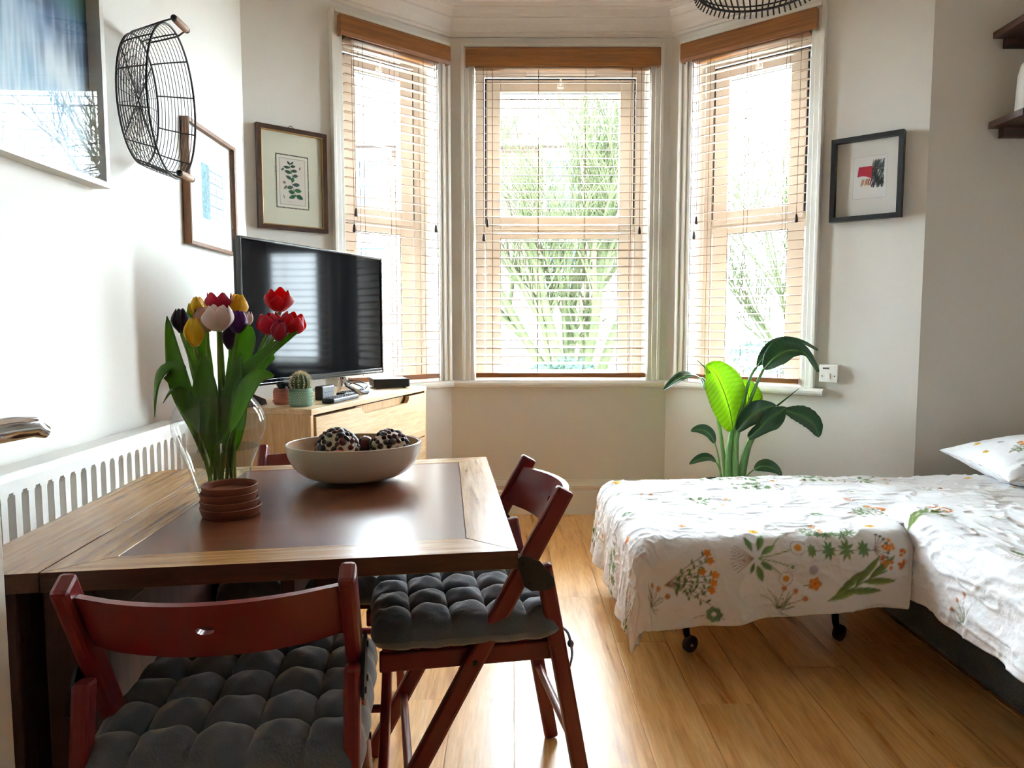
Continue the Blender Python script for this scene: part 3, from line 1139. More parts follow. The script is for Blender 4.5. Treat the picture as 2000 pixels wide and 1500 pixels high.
# electric spur and switch plate at the end of the window board
pp = CR + dR * 0.905
sw_ = thing('switch_plate', 'white square switch plate on the wall at the window board end', 'switch', (pp.x, pp.y, 0.866), RBZ)
obj('back_box', B().box((0, -0.014, 0), (0.084, 0.027, 0.084), 0.003), GLOSSW, sw_)
obj('face_plate', B().box((0, -0.030, 0), (0.087, 0.006, 0.087), 0.0025), GLOSSW, sw_)
obj('rocker', B().box((0.0, -0.034, -0.012), (0.016, 0.005, 0.03), 0.001), GLOSSW, sw_)
obj('indicator', B().box((-0.012, -0.0335, 0.026), (0.03, 0.002, 0.008), 0.0005), GASKET, sw_)
for s in (-1, 1):
    obj('screw', B().tube([(s * 0.030, -0.032, -0.012), (s * 0.030, -0.0345, -0.012)], 0.003, 8), STEEL, sw_)

# two dark shelves on the alcove wall, with a white vase between
SHELF = wood('dark_shelf_wood', (36, 20, 14), (62, 34, 24), (92, 58, 44), 0.45, (1.5, 12, 12), 3.0, bump=0.15)
for z0, lab in ((2.376, 'upper dark brown shelf board high on the alcove wall'), (1.985, 'lower dark brown shelf board with the white vase on it')):
    sh = thing('wall_shelf', lab, 'shelf', (2.145, 3.313, z0))
    obj('board', B().bx(0, 0.62, -0.22, 0, 0, 0.030, 0.003), SHELF, sh)
    obj('cleat', B().bx(0.047, 0.60, -0.035, 0, -0.042, 0, 0.002), SHELF, sh)
va = at(2014, 216, 3.20)
sv = tag(obj('ceramic_vase', B().lathe([(0.0, 0), (0.060, 0), (0.062, 0.01), (0.060, 0.06), (0.056, 0.17), (0.046, 0.215), (0.030, 0.235), (0.026, 0.255), (0.030, 0.268), (0.024, 0.268), (0.02, 0.25), (0.02, 0.2), (0, 0.19)], 32), mat('white_ceramic', (238, 236, 230), 0.3), smooth=True, loc=(va.x, 3.20, 2.0155)),
         'white ceramic vase at the right edge, on the lower shelf', 'vase')

# rattan pendant shade
PEND = (0.865, 2.62, 2.285)
pe = thing('pendant_lamp', 'dark rattan pendant lampshade hanging at the top edge', 'lamp', PEND)
RATT = mat('dark_rattan', (44, 32, 32), 0.6, var=0.15, vscale=30)


def shade(k, q):      # k 0 bottom .. 1 top
    r = 0.205 + 0.06 * math.sin(PI * min(k * 1.15, 1)) - 0.16 * max(0, k - 0.5) ** 1.5 * 2
    return V((r * math.cos(q), r * math.sin(q), 0.30 * k))


for i in range(64):
    q = 2 * PI * i / 64
    pts = [shade(0, q) * 1.0 + V((0.012 * math.cos(q), 0.012 * math.sin(q), -0.018))] + [shade(k / 7, q) for k in range(8)]
    obj('rib', B().tube(pts, 0.0032, 5), RATT, pe)
for k, r in ((0.02, 0.0045), (0.10, 0.003), (0.5, 0.003), (1.0, 0.004)):
    obj('hoop', B().tube([shade(k, 2 * PI * i / 48) for i in range(48)], r, 6, closed=True), RATT, pe)
obj('flex', B().tube([(0, 0, 0.30), (0, 0, ZC - PEND[2] - 0.02)], 0.004, 8), BLACKP, pe)
obj('lamp_holder', B().lathe([(0.0, 0.20), (0.018, 0.2), (0.02, 0.26), (0.012, 0.30), (0.0, 0.305)], 16), BLACKP, pe, smooth=True)
obj('spider', B().tube([shade(1.0, 0), (0, 0, 0.3), shade(1.0, PI)], 0.003, 6).tube([shade(1.0, PI / 2), (0, 0, 0.3), shade(1.0, -PI / 2)], 0.003, 6), RATT, pe)
obj('ceiling_rose', B().lathe([(0, ZC - PEND[2] - 0.03), (0.04, ZC - PEND[2] - 0.025), (0.05, ZC - PEND[2] - 0.001), (0, ZC - PEND[2] - 0.001)], 20), GLOSSW, pe, smooth=True)

# ------------------------------------------------------------------ sideboard, television and what stands with it
SBZ = 0.80
f0, f1 = V((-0.724, 2.570)), V((-0.429, 3.589))
SBL = (f1 - f0).length
SRZ = math.atan2((f1 - f0).y, (f1 - f0).x)
sb = thing('sideboard', 'pale oak sideboard with cut-out drawer grips under the television', 'sideboard', (f0.x, f0.y, 0), SRZ)
SD = 0.385
obj('top', B().bx(0, SBL, 0, SD, SBZ - 0.022, SBZ, 0.002), OAK, sb)
for x_ in (0.0, SBL - 0.02):
    obj('side_panel', B().bx(x_, x_ + 0.02, 0.004, SD, 0.09, SBZ - 0.022, 0.0015), OAKV, sb)
obj('base_panel', B().bx(0.02, SBL - 0.02, 0.01, SD, 0.09, 0.11), OAK, sb)
obj('back_panel', B().bx(0.02, SBL - 0.02, SD - 0.01, SD - 0.002, 0.11, SBZ - 0.022), OAK, sb)
for x_ in (0.04, SBL - 0.075):
    for y_ in (0.03, SD - 0.065):
        obj('leg', B().bx(x_, x_ + 0.035, y_, y_ + 0.035, 0, 0.09, 0.003), OAKV, sb)
zz = [0.115, 0.335, 0.555, SBZ - 0.026]
for k in range(3):
    z0, z1 = zz[k], zz[k + 1] - 0.006
    xa, xb = 0.032, SBL - 0.024
    c0, c1, dpth = SBL * 0.36, SBL * 0.80, 0.030
    n = 8
    poly = [(xa, z0), (xb, z0), (xb, z1), (c1 + 0.01, z1)]
    poly += [(c1 - 0.035 * (1 - math.cos(PI / 2 * j / n)) * 1.0, z1 - dpth * math.sin(PI / 2 * j / n)) for j in range(n + 1)]
    poly += [(c0 + 0.035 * (1 - math.cos(PI / 2 * (n - j) / n)), z1 - dpth * math.sin(PI / 2 * (n - j) / n)) for j in range(n + 1)]
    poly += [(c0 - 0.01, z1), (xa, z1)]
    d_ = obj('drawer', B().prism(poly, 0.0, 0.019, 'y'), OAK, sb)
    obj('grip_recess', B().bx(c0, c1, 0.030, 0.034, z1 - 0.05, z1), OAKV, d_)
    obj('drawer_box', B().bx(xa + 0.02, xb - 0.02, 0.034, SD - 0.02, z0 + 0.01, z1 - 0.045), OAK, d_)

# television
a0, a1 = V((-0.945, 2.500)), V((-0.606, 3.340))
TVW = (a1 - a0).length
TRZ = math.atan2((a1 - a0).y, (a1 - a0).x)
tvb = 0.885
tv = thing('television', 'flat black television on the pale oak sideboard', 'television', ((a0.x + a1.x) / 2, (a0.y + a1.y) / 2, SBZ), TRZ)
hw, th_ = TVW / 2, 0.527
zb = tvb - SBZ
obj('back_case', B().bx(-hw + 0.01, hw - 0.01, 0.008, 0.034, zb + 0.008, zb + th_ - 0.008, 0.006), BLACKP, tv)
b = B()
frame_rect(b, -hw, hw, zb, zb + th_, 0.010, -0.008, 0.010, bev=0.0025)
b.bx(-hw + 0.010, hw - 0.010, -0.008, 0.010, zb + 0.010, zb + 0.022, 0.001)
obj('bezel', b, mat('tv_bezel_gloss', (16, 17, 20), 0.12, var=0.0, coat=0.5), tv)
SCR = mat('tv_screen_glass', (9, 10, 14), 0.06, var=0.0, spec=0.06)
obj('screen', B().bx(-hw + 0.010, hw - 0.010, -0.003, 0.006, zb + 0.022, zb + th_ - 0.010), SCR, tv)
for s in (-1, 1):
    st = B()
    st.tube([(s * 0.21, -0.05, 0.008), (s * 0.17, 0.0, 0.045), (s * 0.15, 0.012, zb + 0.012), (s * 0.155, 0.016, zb + 0.012), (s * 0.17, 0.032, 0.045), (s * 0.21, 0.075, 0.008)], [0.007, 0.009, 0.010, 0.010, 0.009, 0.007], 8)
    obj('stand_foot', st, CHROME, tv, smooth=True)


def on_board(u, d, z=SBZ):
    dd = (f1 - f0).normalized()
    n = V((-dd.y, dd.x))
    q = f0 + dd * u + n * d
    return V((q.x, q.y, z))


# set-top box at the far end
q = on_board(0.96, 0.13)
bx_ = thing('set_top_box', 'black set-top box at the far end of the sideboard', 'set-top box', (q.x, q.y, SBZ), SRZ - 0.95)
obj('case', B().bx(-0.11, 0.06, -0.07, 0.09, 0.006, 0.046, 0.003), BLACKP, bx_)
obj('front_panel', B().bx(0.0605, 0.064, -0.066, 0.086, 0.008, 0.044, 0.001), mat('box_front_gloss', (28, 30, 46), 0.1, var=0.0), bx_)
for s in (-0.09, 0.04):
    for y_ in (-0.055, 0.07):
        obj('foot', B().tube([(s, y_, 0), (s, y_, 0.007)], 0.008, 8), BLACKP, bx_)
q = on_board(0.72, 0.20)
cb = B()
random.seed(12)
for k in range(3):
    pts, x_, y_ = [], q.x - 0.02 * k, q.y + 0.03 * k
    for j in range(14):
        u = j / 13
        pts.append((x_ + 0.05 * math.sin(5 * u + k) - 0.05 * u, y_ + 0.22 * u - 0.06 * math.cos(4 * u + 2 * k), SBZ + 0.005 + 0.035 * math.sin(PI * u) * (0.6 + 0.25 * k)))
    cb.tube(pts, 0.0028, 6)
o = obj('cable', cb, BLACKP, world=True, loc=(q.x, q.y, SBZ), smooth=True)
tag(o, 'tangle of thin black cables under the television by the set-top box', 'cable')
# router: upright black block beside the cacti
q = on_board(0.33, 0.14)
rt = thing('router', 'small black upright router box behind the green cactus pot', 'router', (q.x, q.y, SBZ), SRZ)
obj('case', B().bx(-0.05, 0.05, -0.018, 0.018, 0, 0.058, 0.006), BLACKP, rt)
obj('light_strip', B().bx(-0.03, 0.03, -0.0195, -0.0182, 0.03, 0.034), mat('smoked_strip', (70, 76, 84), 0.2), rt)


def remote(u, d, rz, L, W, lab):
    q = on_board(u, d)
    r = thing('remote_control', lab, 'remote', (q.x, q.y, SBZ), SRZ + rz, 'remote controls on the sideboard')
    obj('case', B().box((0, 0, 0.0105), (L, W, 0.019), 0.006), BLACKP, r)
    rows = int((L - 0.04) / 0.016)
    KEY = bpy.data.materials.get('remote_key') or mat('remote_key', (74, 76, 80), 0.5)
    for i in range(rows):
        for j in range(3):
            obj('key', B().box((-L / 2 + 0.025 + i * 0.016, (j - 1) * W * 0.28, 0.021), (0.009, 0.007, 0.004), 0.001, seg=1), KEY, r)
    return r


remote(0.30, 0.05, 0.06, 0.23, 0.052, 'black remote control nearest the front edge of the sideboard')
remote(0.52, 0.115, -0.10, 0.19, 0.045, 'slim black remote control lying beside the television stand')
# small dark wedge speaker at the near back corner
q = on_board(0.04, 0.31)
sp = thing('speaker', 'small black wedge speaker behind the vase on the sideboard', 'speaker', (q.x, q.y, SBZ), SRZ)
obj('case', B().prism([(-0.06, 0.0), (0.07, 0.0), (0.06, 0.02), (-0.04, 0.055)], -0.05, 0.05, 'y'), BLACKP, sp)
obj('grille', B().prism([(0.071, 0.0), (0.0725, 0.0), (0.0625, 0.021), (-0.0375, 0.0565), (-0.039, 0.0555), (0.061, 0.0205)], -0.045, 0.045, 'y'), mat('speaker_mesh', (34, 34, 36), 0.8, bump=0.4, bscale=400), sp)


def cactus(pos, pr, ph, potcol, label, kind):
    t = thing('potted_cactus', label, 'cactus', pos)
    m = mat('knit_pot_' + kind, potcol, 0.85, var=0.1, vscale=60)
    b = B()
    n, rows = 44, 13      # knitted texture: little chevron bumps
    prof = [(0, 0), (pr * 0.92, 0), (pr, 0.006), (pr * 1.01, ph * 0.8), (pr * 0.99, ph - 0.004), (pr * 0.93, ph), (pr * 0.86, ph - 0.003), (pr * 0.84, ph * 0.85), (0, ph * 0.84)]
    obj('pot', b.lathe(prof, 36), m, t, smooth=True)
    k = B()
    for j in range(8):
        for i in range(30):
            q = 2 * PI * (i + 0.5 * (j % 2)) / 30
            r = pr * 1.012
            z = 0.012 + j * (ph - 0.02) / 8
            c_ = V((r * math.cos(q), r * math.sin(q), z))
            tn = V((-math.sin(q), math.cos(q), 0))
            s_ = 1 if j % 2 else -1
            k.tube([c_ - tn * 0.003 - V((0, 0, 0.0022 * s_)), c_ + tn * 0.003 + V((0, 0, 0.0022 * s_))], 0.0014, 4)
    obj('knit_relief', k, mat('knit_relief_' + kind, tuple(min(255, int(c * 1.25 + 20)) for c in potcol), 0.85), t, kind='stuff')
    soil = obj('soil', B().lathe([(0, ph * 0.86), (pr * 0.84, ph * 0.86)], 24), mat('soil_' + kind, (52, 40, 32), 0.95, bump=0.5, bscale=200), t)
    return t


q = V((-0.795, 2.686, SBZ))
t = cactus(q, 0.0425, 0.068, (120, 150, 132), 'round ribbed green cactus in the pale green knitted pot', 'green')
CACT = mat('cactus_green', (70, 92, 58), 0.55, var=0.2, vscale=40)


def ribbed(u, v):
    a, p_ = 2 * PI * u, -PI / 2 * 0.75 + v * PI * 0.875
    r = 0.033 * (1 + 0.09 * math.cos(13 * a))
    return (r * math.cos(p_) * math.cos(a), r * math.cos(p_) * math.sin(a), 0.088 + 0.036 * math.sin(p_))


obj('cactus_body', B().grid(ribbed, 104, 22, wrap_u=True), CACT, t, smooth=True)
b = B()
random.seed(5)
for i in range(13):
    a = 2 * PI * i / 13
    for j in range(11):
        p_ = -0.5 + j * 0.2
        c_ = V((0.036 * math.cos(p_) * math.cos(a), 0.036 * math.cos(p_) * math.sin(a), 0.088 + 0.036 * math.sin(p_)))
        n = (c_ - V((0, 0, 0.085))).normalized()
        for k in range(5):
            d_ = (n + V((random.uniform(-.7, .7), random.uniform(-.7, .7), random.uniform(-.7, .7)))).normalized()
            b.tube([c_, c_ + d_ * 0.011], [0.0005, 0.0002], 3, caps=False)
obj('spines', b, mat('cactus_spine', (236, 224, 186), 0.6), t, kind='stuff')
q = V((-0.879, 2.757, SBZ))
t = cactus(q, 0.040, 0.062, (166, 106, 94), 'dark lumpy little cactus in the dusty pink knitted pot', 'pink')
DCACT = mat('cactus_dark', (34, 38, 40), 0.6, var=0.2)
random.seed(8)
lob = B()
sp_ = B()
for k in range(9):
    a = 2 * PI * k / 9
    rr = 0.019 if k else 0.0
    c_ = V((rr * math.cos(a), rr * math.sin(a), 0.078 + (0.014 if k == 0 else 0.004 * (k % 3))))
    obj('lobe', B().sphere(c_, (0.012, 0.012, 0.018 + 0.003 * (k % 2)), 12, 9), DCACT, t, smooth=True)
    for j in range(26):
        d_ = V((random.uniform(-1, 1), random.uniform(-1, 1), random.uniform(-0.1, 1))).normalized()
        s0 = c_ + V((d_.x * 0.012, d_.y * 0.012, d_.z * 0.019))
        sp_.tube([s0, s0 + d_ * 0.008], [0.0005, 0.0002], 3, caps=False)
obj('spines', sp_, mat('pale_spine', (208, 208, 204), 0.6), t, kind='stuff')

# ------------------------------------------------------------------ dining table
TZ = 0.74
FL, FR, BR_, BL_ = V((-0.692, 1.023)), V((0.010, 1.129)), V((-0.071, 1.960)), V((-0.752, 1.805))
iFL, iFR, iBR, iBL = V((-0.618, 1.100)), V((-0.078, 1.196)), V((-0.141, 1.880)), V((-0.664, 1.765))
tb = thing('dining_table', 'brown wooden drop-leaf dining table with a dark inlaid centre', 'table', (-0.38, 1.48, 0))
TH = 0.030


def along(m, poly, name, ang, h0=TZ - TH, h1=TZ):
    """board whose material grain follows direction `ang`"""
    c = V((sum(p.x for p in poly) / len(poly), sum(p.y for p in poly) / len(poly)))
    # shrink a hair for the joint
    poly = [p + (c - p).normalized() * 0.0009 for p in poly]
    b = B()
    bm = bmesh.new()
    R = M.Rotation(-ang, 2)
    pts = [R @ (p - c) for p in poly]
    vs = [bm.verts.new((p.x, p.y, 0)) for p in pts] + [bm.verts.new((p.x, p.y, h1 - h0)) for p in pts]
    n = len(pts)
    bm.faces.new(list(reversed(vs[:n])))
    bm.faces.new(vs[n:])
    for i in range(n):
        bm.faces.new((vs[i], vs[(i + 1) % n], vs[(i + 1) % n + n], vs[i + n]))
    bmesh.ops.bevel(bm, geom=[e for e in bm.edges if abs(e.verts[0].co.z - e.verts[1].co.z) < 1e-6], offset=0.0004, segments=1, affect='EDGES')
    bm.verts.index_update()
    b.add([v.co for v in bm.verts], [[v.index for v in f.verts] for f in bm.faces])
    bm.free()
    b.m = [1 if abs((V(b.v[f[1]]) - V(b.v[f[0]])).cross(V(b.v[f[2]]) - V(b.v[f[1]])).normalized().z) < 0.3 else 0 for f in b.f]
    o = obj(name, b, [m, TBL_E_SHADE], tb)  # side faces take the wood with shade in its colour
    o.location = (c.x - tb.location.x, c.y - tb.location.y, h0)
    o.rotation_euler = (0, 0, ang)
    return o


def angof(a, b):
    d = b - a
    return math.atan2(d.y, d.x)


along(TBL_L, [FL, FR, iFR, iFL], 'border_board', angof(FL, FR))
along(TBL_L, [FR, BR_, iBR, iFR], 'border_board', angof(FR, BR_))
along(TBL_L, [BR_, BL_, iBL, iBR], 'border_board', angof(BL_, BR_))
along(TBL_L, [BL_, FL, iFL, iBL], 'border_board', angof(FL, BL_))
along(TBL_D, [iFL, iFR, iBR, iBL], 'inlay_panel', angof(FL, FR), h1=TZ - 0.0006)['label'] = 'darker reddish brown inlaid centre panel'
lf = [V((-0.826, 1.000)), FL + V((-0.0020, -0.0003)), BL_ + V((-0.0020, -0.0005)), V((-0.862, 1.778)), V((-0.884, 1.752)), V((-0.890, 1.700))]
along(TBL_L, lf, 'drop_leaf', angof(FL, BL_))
s_ = angof(FL, FR)
dF = (FR - FL).normalized()
dS = (BL_ - FL).normalized()


def tp(a, b_):
    return FL + dF * a + dS * b_


obj('added_seam_batten', B().bar((tp(0, 0.04).x, tp(0, 0.04).y, TZ - TH - 0.008), (tp(0, 0.76).x, tp(0, 0.76).y, TZ - TH - 0.008), 0.05, 0.0155, (1, 0, 0), 0.002), TBL_LEG, tb, world=True)  # unseen batten, added to keep light from showing through the leaf seam
for a, b_ in ((0.02, 0.035), (0.008, 0.73), (0.345, 0.36), (0.345, 0.50)):
    q = tp(a, b_)
    o = obj('leg', B().box((0, 0, (TZ - TH) / 2), (0.050, 0.050, TZ - TH), 0.004), TBL_LEG, tb)
    o.location = (q.x - tb.location.x, q.y - tb.location.y, 0)
    o.rotation_euler = (0, 0, s_)
for (p, q, z0, z1) in ((tp(0.03, 0.07), tp(0.03, 0.70), TZ - TH - 0.09, TZ - TH - 0.001), (tp(0.04, 0.72), tp(0.345, 0.53), TZ - TH - 0.09, TZ - TH - 0.001),
                       (tp(0.345, 0.02), tp(0.345, 0.335), TZ - TH - 0.05, TZ - TH - 0.001), (tp(0.03, 0.07), tp(0.03, 0.70), 0.09, 0.14), (tp(0.345, 0.387), tp(0.345, 0.473), 0.09, 0.14)):
    obj('apron' if z1 > 0.3 else 'stretcher', B().bar((p.x, p.y, (z0 + z1) / 2), (q.x, q.y, (z0 + z1) / 2), z1 - z0, 0.022, (0, 0, 1), 0.003), TBL_LEG, tb, world=True)
for a in (-0.062, 0.002):
    p, q = tp(a, 0.06), tp(a, 0.70)
    obj('end_panel', B().bar((p.x, p.y, 0.405), (q.x, q.y, 0.405), 0.60, 0.018, (0, 0, 1), 0.003), TBL_LEG, tb, world=True)
q = tp(-0.085, 0.035)
o = obj('leaf_support', B().box((0, 0, (TZ - TH) / 2), (0.085, 0.040, TZ - TH), 0.004), TBL_LEG, tb)
o.location = (q.x - tb.location.x, q.y - tb.location.y, 0)
o.rotation_euler = (0, 0, s_)


# ------------------------------------------------------------------ folding chairs and cushions
def stile_y(z):
    return (0.77 - z) * 0.545


def folding_chair(label, loc, rz):
    t = thing('folding_chair', label, 'chair', loc, rz, 'red folding chairs around the table')
    for s in (-1, 1):
        x_ = s * 0.184
        d = V((0, stile_y(0.0) - stile_y(0.77), -0.77)).normalized()
        b = B().bar((x_, 0.004, 0.763), (x_, stile_y(0.004), 0.004), 0.024, 0.040, (1, 0, 0), 0.007)
        obj('stile', b, RED, t)
        b = B().bar((x_, 0.052, 0.606), (x_, -0.058, 0.003), 0.024, 0.036, (1, 0, 0), 0.007)
        obj('rear_leg', b, RED, t)
        # black hinge plate with its two rivets
        xo = s * 0.197
        pl = [(0.062, 0.618), (0.100, 0.632), (0.112, 0.622), (0.094, 0.566), (0.080, 0.556), (0.040, 0.556), (0.030, 0.566), (0.034, 0.582)]
        h_ = obj('hinge_plate', B().prism(pl, xo, xo + s * 0.005, 'x'), BLACKP, t)
        for y_, z_ in ((0.098, 0.615), (0.046, 0.568), (0.084, 0.568)):
            obj('rivet', B().tube([(xo, y_, z_), (xo + s * 0.0075, y_, z_)], 0.005, 8), BLACKM, h_)
        obj('seat_rail', B().bx(s * 0.148, s * 0.170, 0.000, 0.390, 0.392, 0.432, 0.004), RED, t)
        obj('bolt', B().tube([(s * 0.196, stile_y(0.41), 0.41), (s * 0.199, stile_y(0.41), 0.41)], 0.006, 10), BLACKM, t)
    # seat boards
    for k in range(4):
        y_ = 0.022 + k * 0.094
        obj('seat_board', B().bx(-0.166, 0.166, y_, y_ + 0.080, 0.4325, 0.446, 0.004), RED, t)
    # curved back board with an oval finger hole
    n, m = 64, 6
    z0, z1, hwid, bow = 0.650, 0.740, 0.173, 0.052
    hz_, hr, hh = 0.697, 0.012, 0.007

    def outer(k):
        q = 2 * PI * (k + 0.5) / n
        c, s2 = math.cos(q), math.sin(q)
        tx = (hwid / abs(c)) if abs(c) > 1e-6 else 1e9
        tz = ((z1 - hz_) if s2 > 0 else (hz_ - z0)) / abs(s2) if abs(s2) > 1e-6 else 1e9
        f = min(tx, tz)
        return (c * f, s2 * f)
    vs, fs = [], []
    for face in (0, 1):
        for j in range(m + 1):
            for k in range(n):
                q = 2 * PI * (k + 0.5) / n
                ox, oz = outer(k)
                f = j / m
                x_, z_ = hr * math.cos(q) * (1 - f) + ox * f, hz_ + hh * math.sin(q) * (1 - f) + oz * f
                y_ = stile_y(z_) - bow * (1 - (x_ / hwid) ** 2) + (0.007 if face else -0.007)
                vs.append((x_, y_, z_))
    W_ = (m + 1) * n
    for j in range(m):
        for k in range(n):
            l = (k + 1) % n
            fs.append((j * n + k, j * n + l, (j + 1) * n + l, (j + 1) * n + k))
            fs.append((W_ + j * n + k, W_ + (j + 1) * n + k, W_ + (j + 1) * n + l, W_ + j * n + l))
    for k in range(n):
        l = (k + 1) % n
        fs.append((k, W_ + k, W_ + l, l))
        fs.append((m * n + k, m * n + l, W_ + m * n + l, W_ + m * n + k))
    obj('back_board', B().add(vs, fs), RED, t, smooth=True, autos=50)
    for (y_, z_) in ((-0.020, 0.205), (stile_y(0.16), 0.16)):
        obj('stretcher', B().tube([(-0.175, y_, z_), (0.175, y_, z_)], 0.010, 12), RED, t, smooth=True)
    return t


def bez(p, n=14):
    """smooth curve through points p"""
    p = [V(q) for q in p]
    out = []
    P = len(p)
    for i in range(n + 1):
        t_ = i / n * (P - 1)
        k = min(int(t_), P - 2)
        f = t_ - k
        a, b_, c, d = p[max(k - 1, 0)], p[k], p[k + 1], p[min(k + 2, P - 1)]
        out.append(0.5 * (2 * b_ + (c - a) * f + (2 * a - 5 * b_ + 4 * c - d) * f * f + (3 * b_ - a - 3 * c + d) * f ** 3))
    return out


NP = 5


def cush_top(u, v):
    U, W_ = 2 * u - 1, 2 * v - 1
    e = max(0.0, 1 - abs(U) ** 9) ** 0.5 * max(0.0, 1 - abs(W_) ** 9) ** 0.5
    su, sv_ = abs(math.sin(NP * PI * u)), abs(math.sin(NP * PI * v))
    puff = (su * sv_) ** 0.5
    edge = min(min(u, 1 - u), min(v, 1 - v)) * NP
    # seams run between tufts; tufts are the deepest points
    i, j = round(u * NP), round(v * NP)
    g = 0.0
    if 0 < i < NP and 0 < j < NP:
        r2 = ((u * NP - i) ** 2 + (v * NP - j) ** 2)
        g = math.exp(-r2 / 0.018)
    k = min(1.0, max(0.0, (edge - 0.02) / 0.55))
    puff = 1 - (1 - puff) * (0.22 + 0.78 * k * k * (3 - 2 * k))
    h = (0.036 + 0.022 * puff - 0.012 * g) * e
    # pinched border and little fabric creases
    h += 0.0025 * math.sin(46 * u + 9 * v) * math.sin(38 * v - 5 * u) * e * (1 if edge > 0.3 else 2.2)
    return h


def cushion(label, loc, rz):
    t = thing('seat_cushion', label, 'cushion', loc, rz, 'tufted seat cushions')
    S_ = 0.40
    n = 121

    def pos(u, v, z):
        U, W_ = 2 * u - 1, 2 * v - 1
        sc_u = 1 + 0.022 * abs(math.sin(NP * PI * v)) * abs(U) ** 3 - 0.03 * (W_ ** 4) * abs(U)
        sc_v = 1 + 0.022 * abs(math.sin(NP * PI * u)) * abs(W_) ** 3 - 0.03 * (U ** 4) * abs(W_)
        return (S_ / 2 * U * sc_u, S_ / 2 * W_ * sc_v, z)
    b = B().grid(lambda u, v: pos(u, v, 0.022 + cush_top(u, v)), n, n)
    b.grid(lambda u, v: pos(1 - u, v, 0.022 - min(0.022, 0.6 * cush_top(u, v))), n, n)
    obj('pad', b, VELVET, t, smooth=True, autos=80)
    for s in (-1, 1):
        pts = bez([(s * 0.17, -0.188, 0.02), (s * 0.186, -0.206, 0.010), (s * 0.196, -0.212, -0.016), (s * 0.188, -0.216, -0.045), (s * 0.182, -0.208, -0.085)], 14)
        obj('tie', B().tube(pts, 0.0042, 6, flat=0.5), VELVET, t, smooth=True)
        obj('tie_knot', B().sphere((s * 0.195, -0.211, -0.012), (0.009, 0.007, 0.008), 10, 8), VELVET, t, smooth=True)
    obj('care_label', B().box((0.07, 0.201, 0.012), (0.012, 0.002, 0.006), 0.0), GLOSSW, t)
    return t


def place_set(c, fw, lab_chair, lab_c, dz=0.0):
    rz = math.atan2(fw.y, fw.x) - PI / 2
    folding_chair(lab_chair, (c.x, c.y, 0), rz)
    q = c + fw * 0.205
    cushion(lab_c, (q.x, q.y, 0.4465), rz)


random.seed(2)
place_set(V((-0.410, 0.940)), V((-0.129, 0.992)).normalized(), 'red folding chair nearest the camera, its back board towards us', 'dark grey tufted cushion on the red chair nearest the camera')
place_set(V((0.082, 1.650)), V((-0.983, -0.181)).normalized(), 'red folding chair at the right end of the table, seen from the side', 'grey tufted cushion on the side-on red chair by the bed')
place_set(V((-0.515, 2.020)), V((0.06, -0.998)).normalized(), 'red folding chair mostly hidden behind the table, by the sideboard', 'grey tufted cushion on the red chair behind the table')

# ------------------------------------------------------------------ on the table
bw = thing('fruit_bowl', 'wide oval white bowl with a brown inside on the table', 'bowl', (-0.370, 1.668, TZ), math.radians(14))
SX, SY = 0.156, 0.134
outp, inp = [(0.0, 0.0), (0.36, 0.0), (0.42, 0.004)], []
for k in range(1, 13):
    a = PI / 2 * k / 12
    outp.append((0.42 + 0.58 * math.sin(a) ** 0.9, 0.004 + 0.084 * (1 - math.cos(a))))
bo = B().lathe(outp, 56, sx=SX, sy=SY)
bo.lathe([(1.0, 0.088), (0.985, 0.0895), (0.97, 0.088)], 56, sx=SX, sy=SY)
obj('bowl_shell', bo, BOWLW, bw, smooth=True)
ip = [(0.97, 0.088)] + [(0.38 + 0.575 * math.sin(PI / 2 * k / 12) ** 0.9, 0.010 + 0.078 * (1 - math.cos(PI / 2 * k / 12))) for k in range(12, 0, -1)] + [(0.0, 0.009)]
obj('inner_glaze', B().lathe(ip, 56, sx=SX, sy=SY), BOWLIN, bw, smooth=True, label='brown inside of the bowl')
CHIPR, CHIPB, WOOL = mat('chip_red_brown', (84, 28, 24), 0.4, var=0.2), mat('chip_dark_brown', (40, 22, 22), 0.4, var=0.2), mat('ball_white', (228, 222, 212), 0.8, bump=0.3, bscale=50)


def deco_ball(c, r, label, seed):
    random.seed(seed)
    t = thing('decorative_ball', label, 'ball', (c.x, c.y, c.z - r), 0, 'mottled balls in the bowl')
    obj('core', B().sphere(c, r, 32, 20), WOOL, t, smooth=True, world=True)
    dirs = []
    tries = 0
    while len(dirs) < 120 and tries < 4000:
        tries += 1
        d = V((random.gauss(0, 1), random.gauss(0, 1), random.gauss(0, 1))).normalized()
        if all((d - e).length > 0.27 for e in dirs):
            dirs.append(d)
    for mk, m in ((0, CHIPR), (1, CHIPB)):
        for i, d in enumerate(dirs):
            if (i % 5 < 2) != (mk == 0):
                continue
            R = d.to_track_quat('Z', 'Y').to_matrix().to_4x4()
            s0 = random.uniform(0.006, 0.0115)
            b = B().sphere((0, 0, 0), (s0, s0 * random.uniform(0.6, 1), 0.0055), 10, 6, X=M.Translation(c + d * (r + 0.0005)) @ R @ M.Rotation(random.random() * 3, 4, 'Z'))
            obj('chip', b, m, t, smooth=True, world=True)
    return t


def inbowl(px_, py_, Y):
    return at(px_, py_, Y)


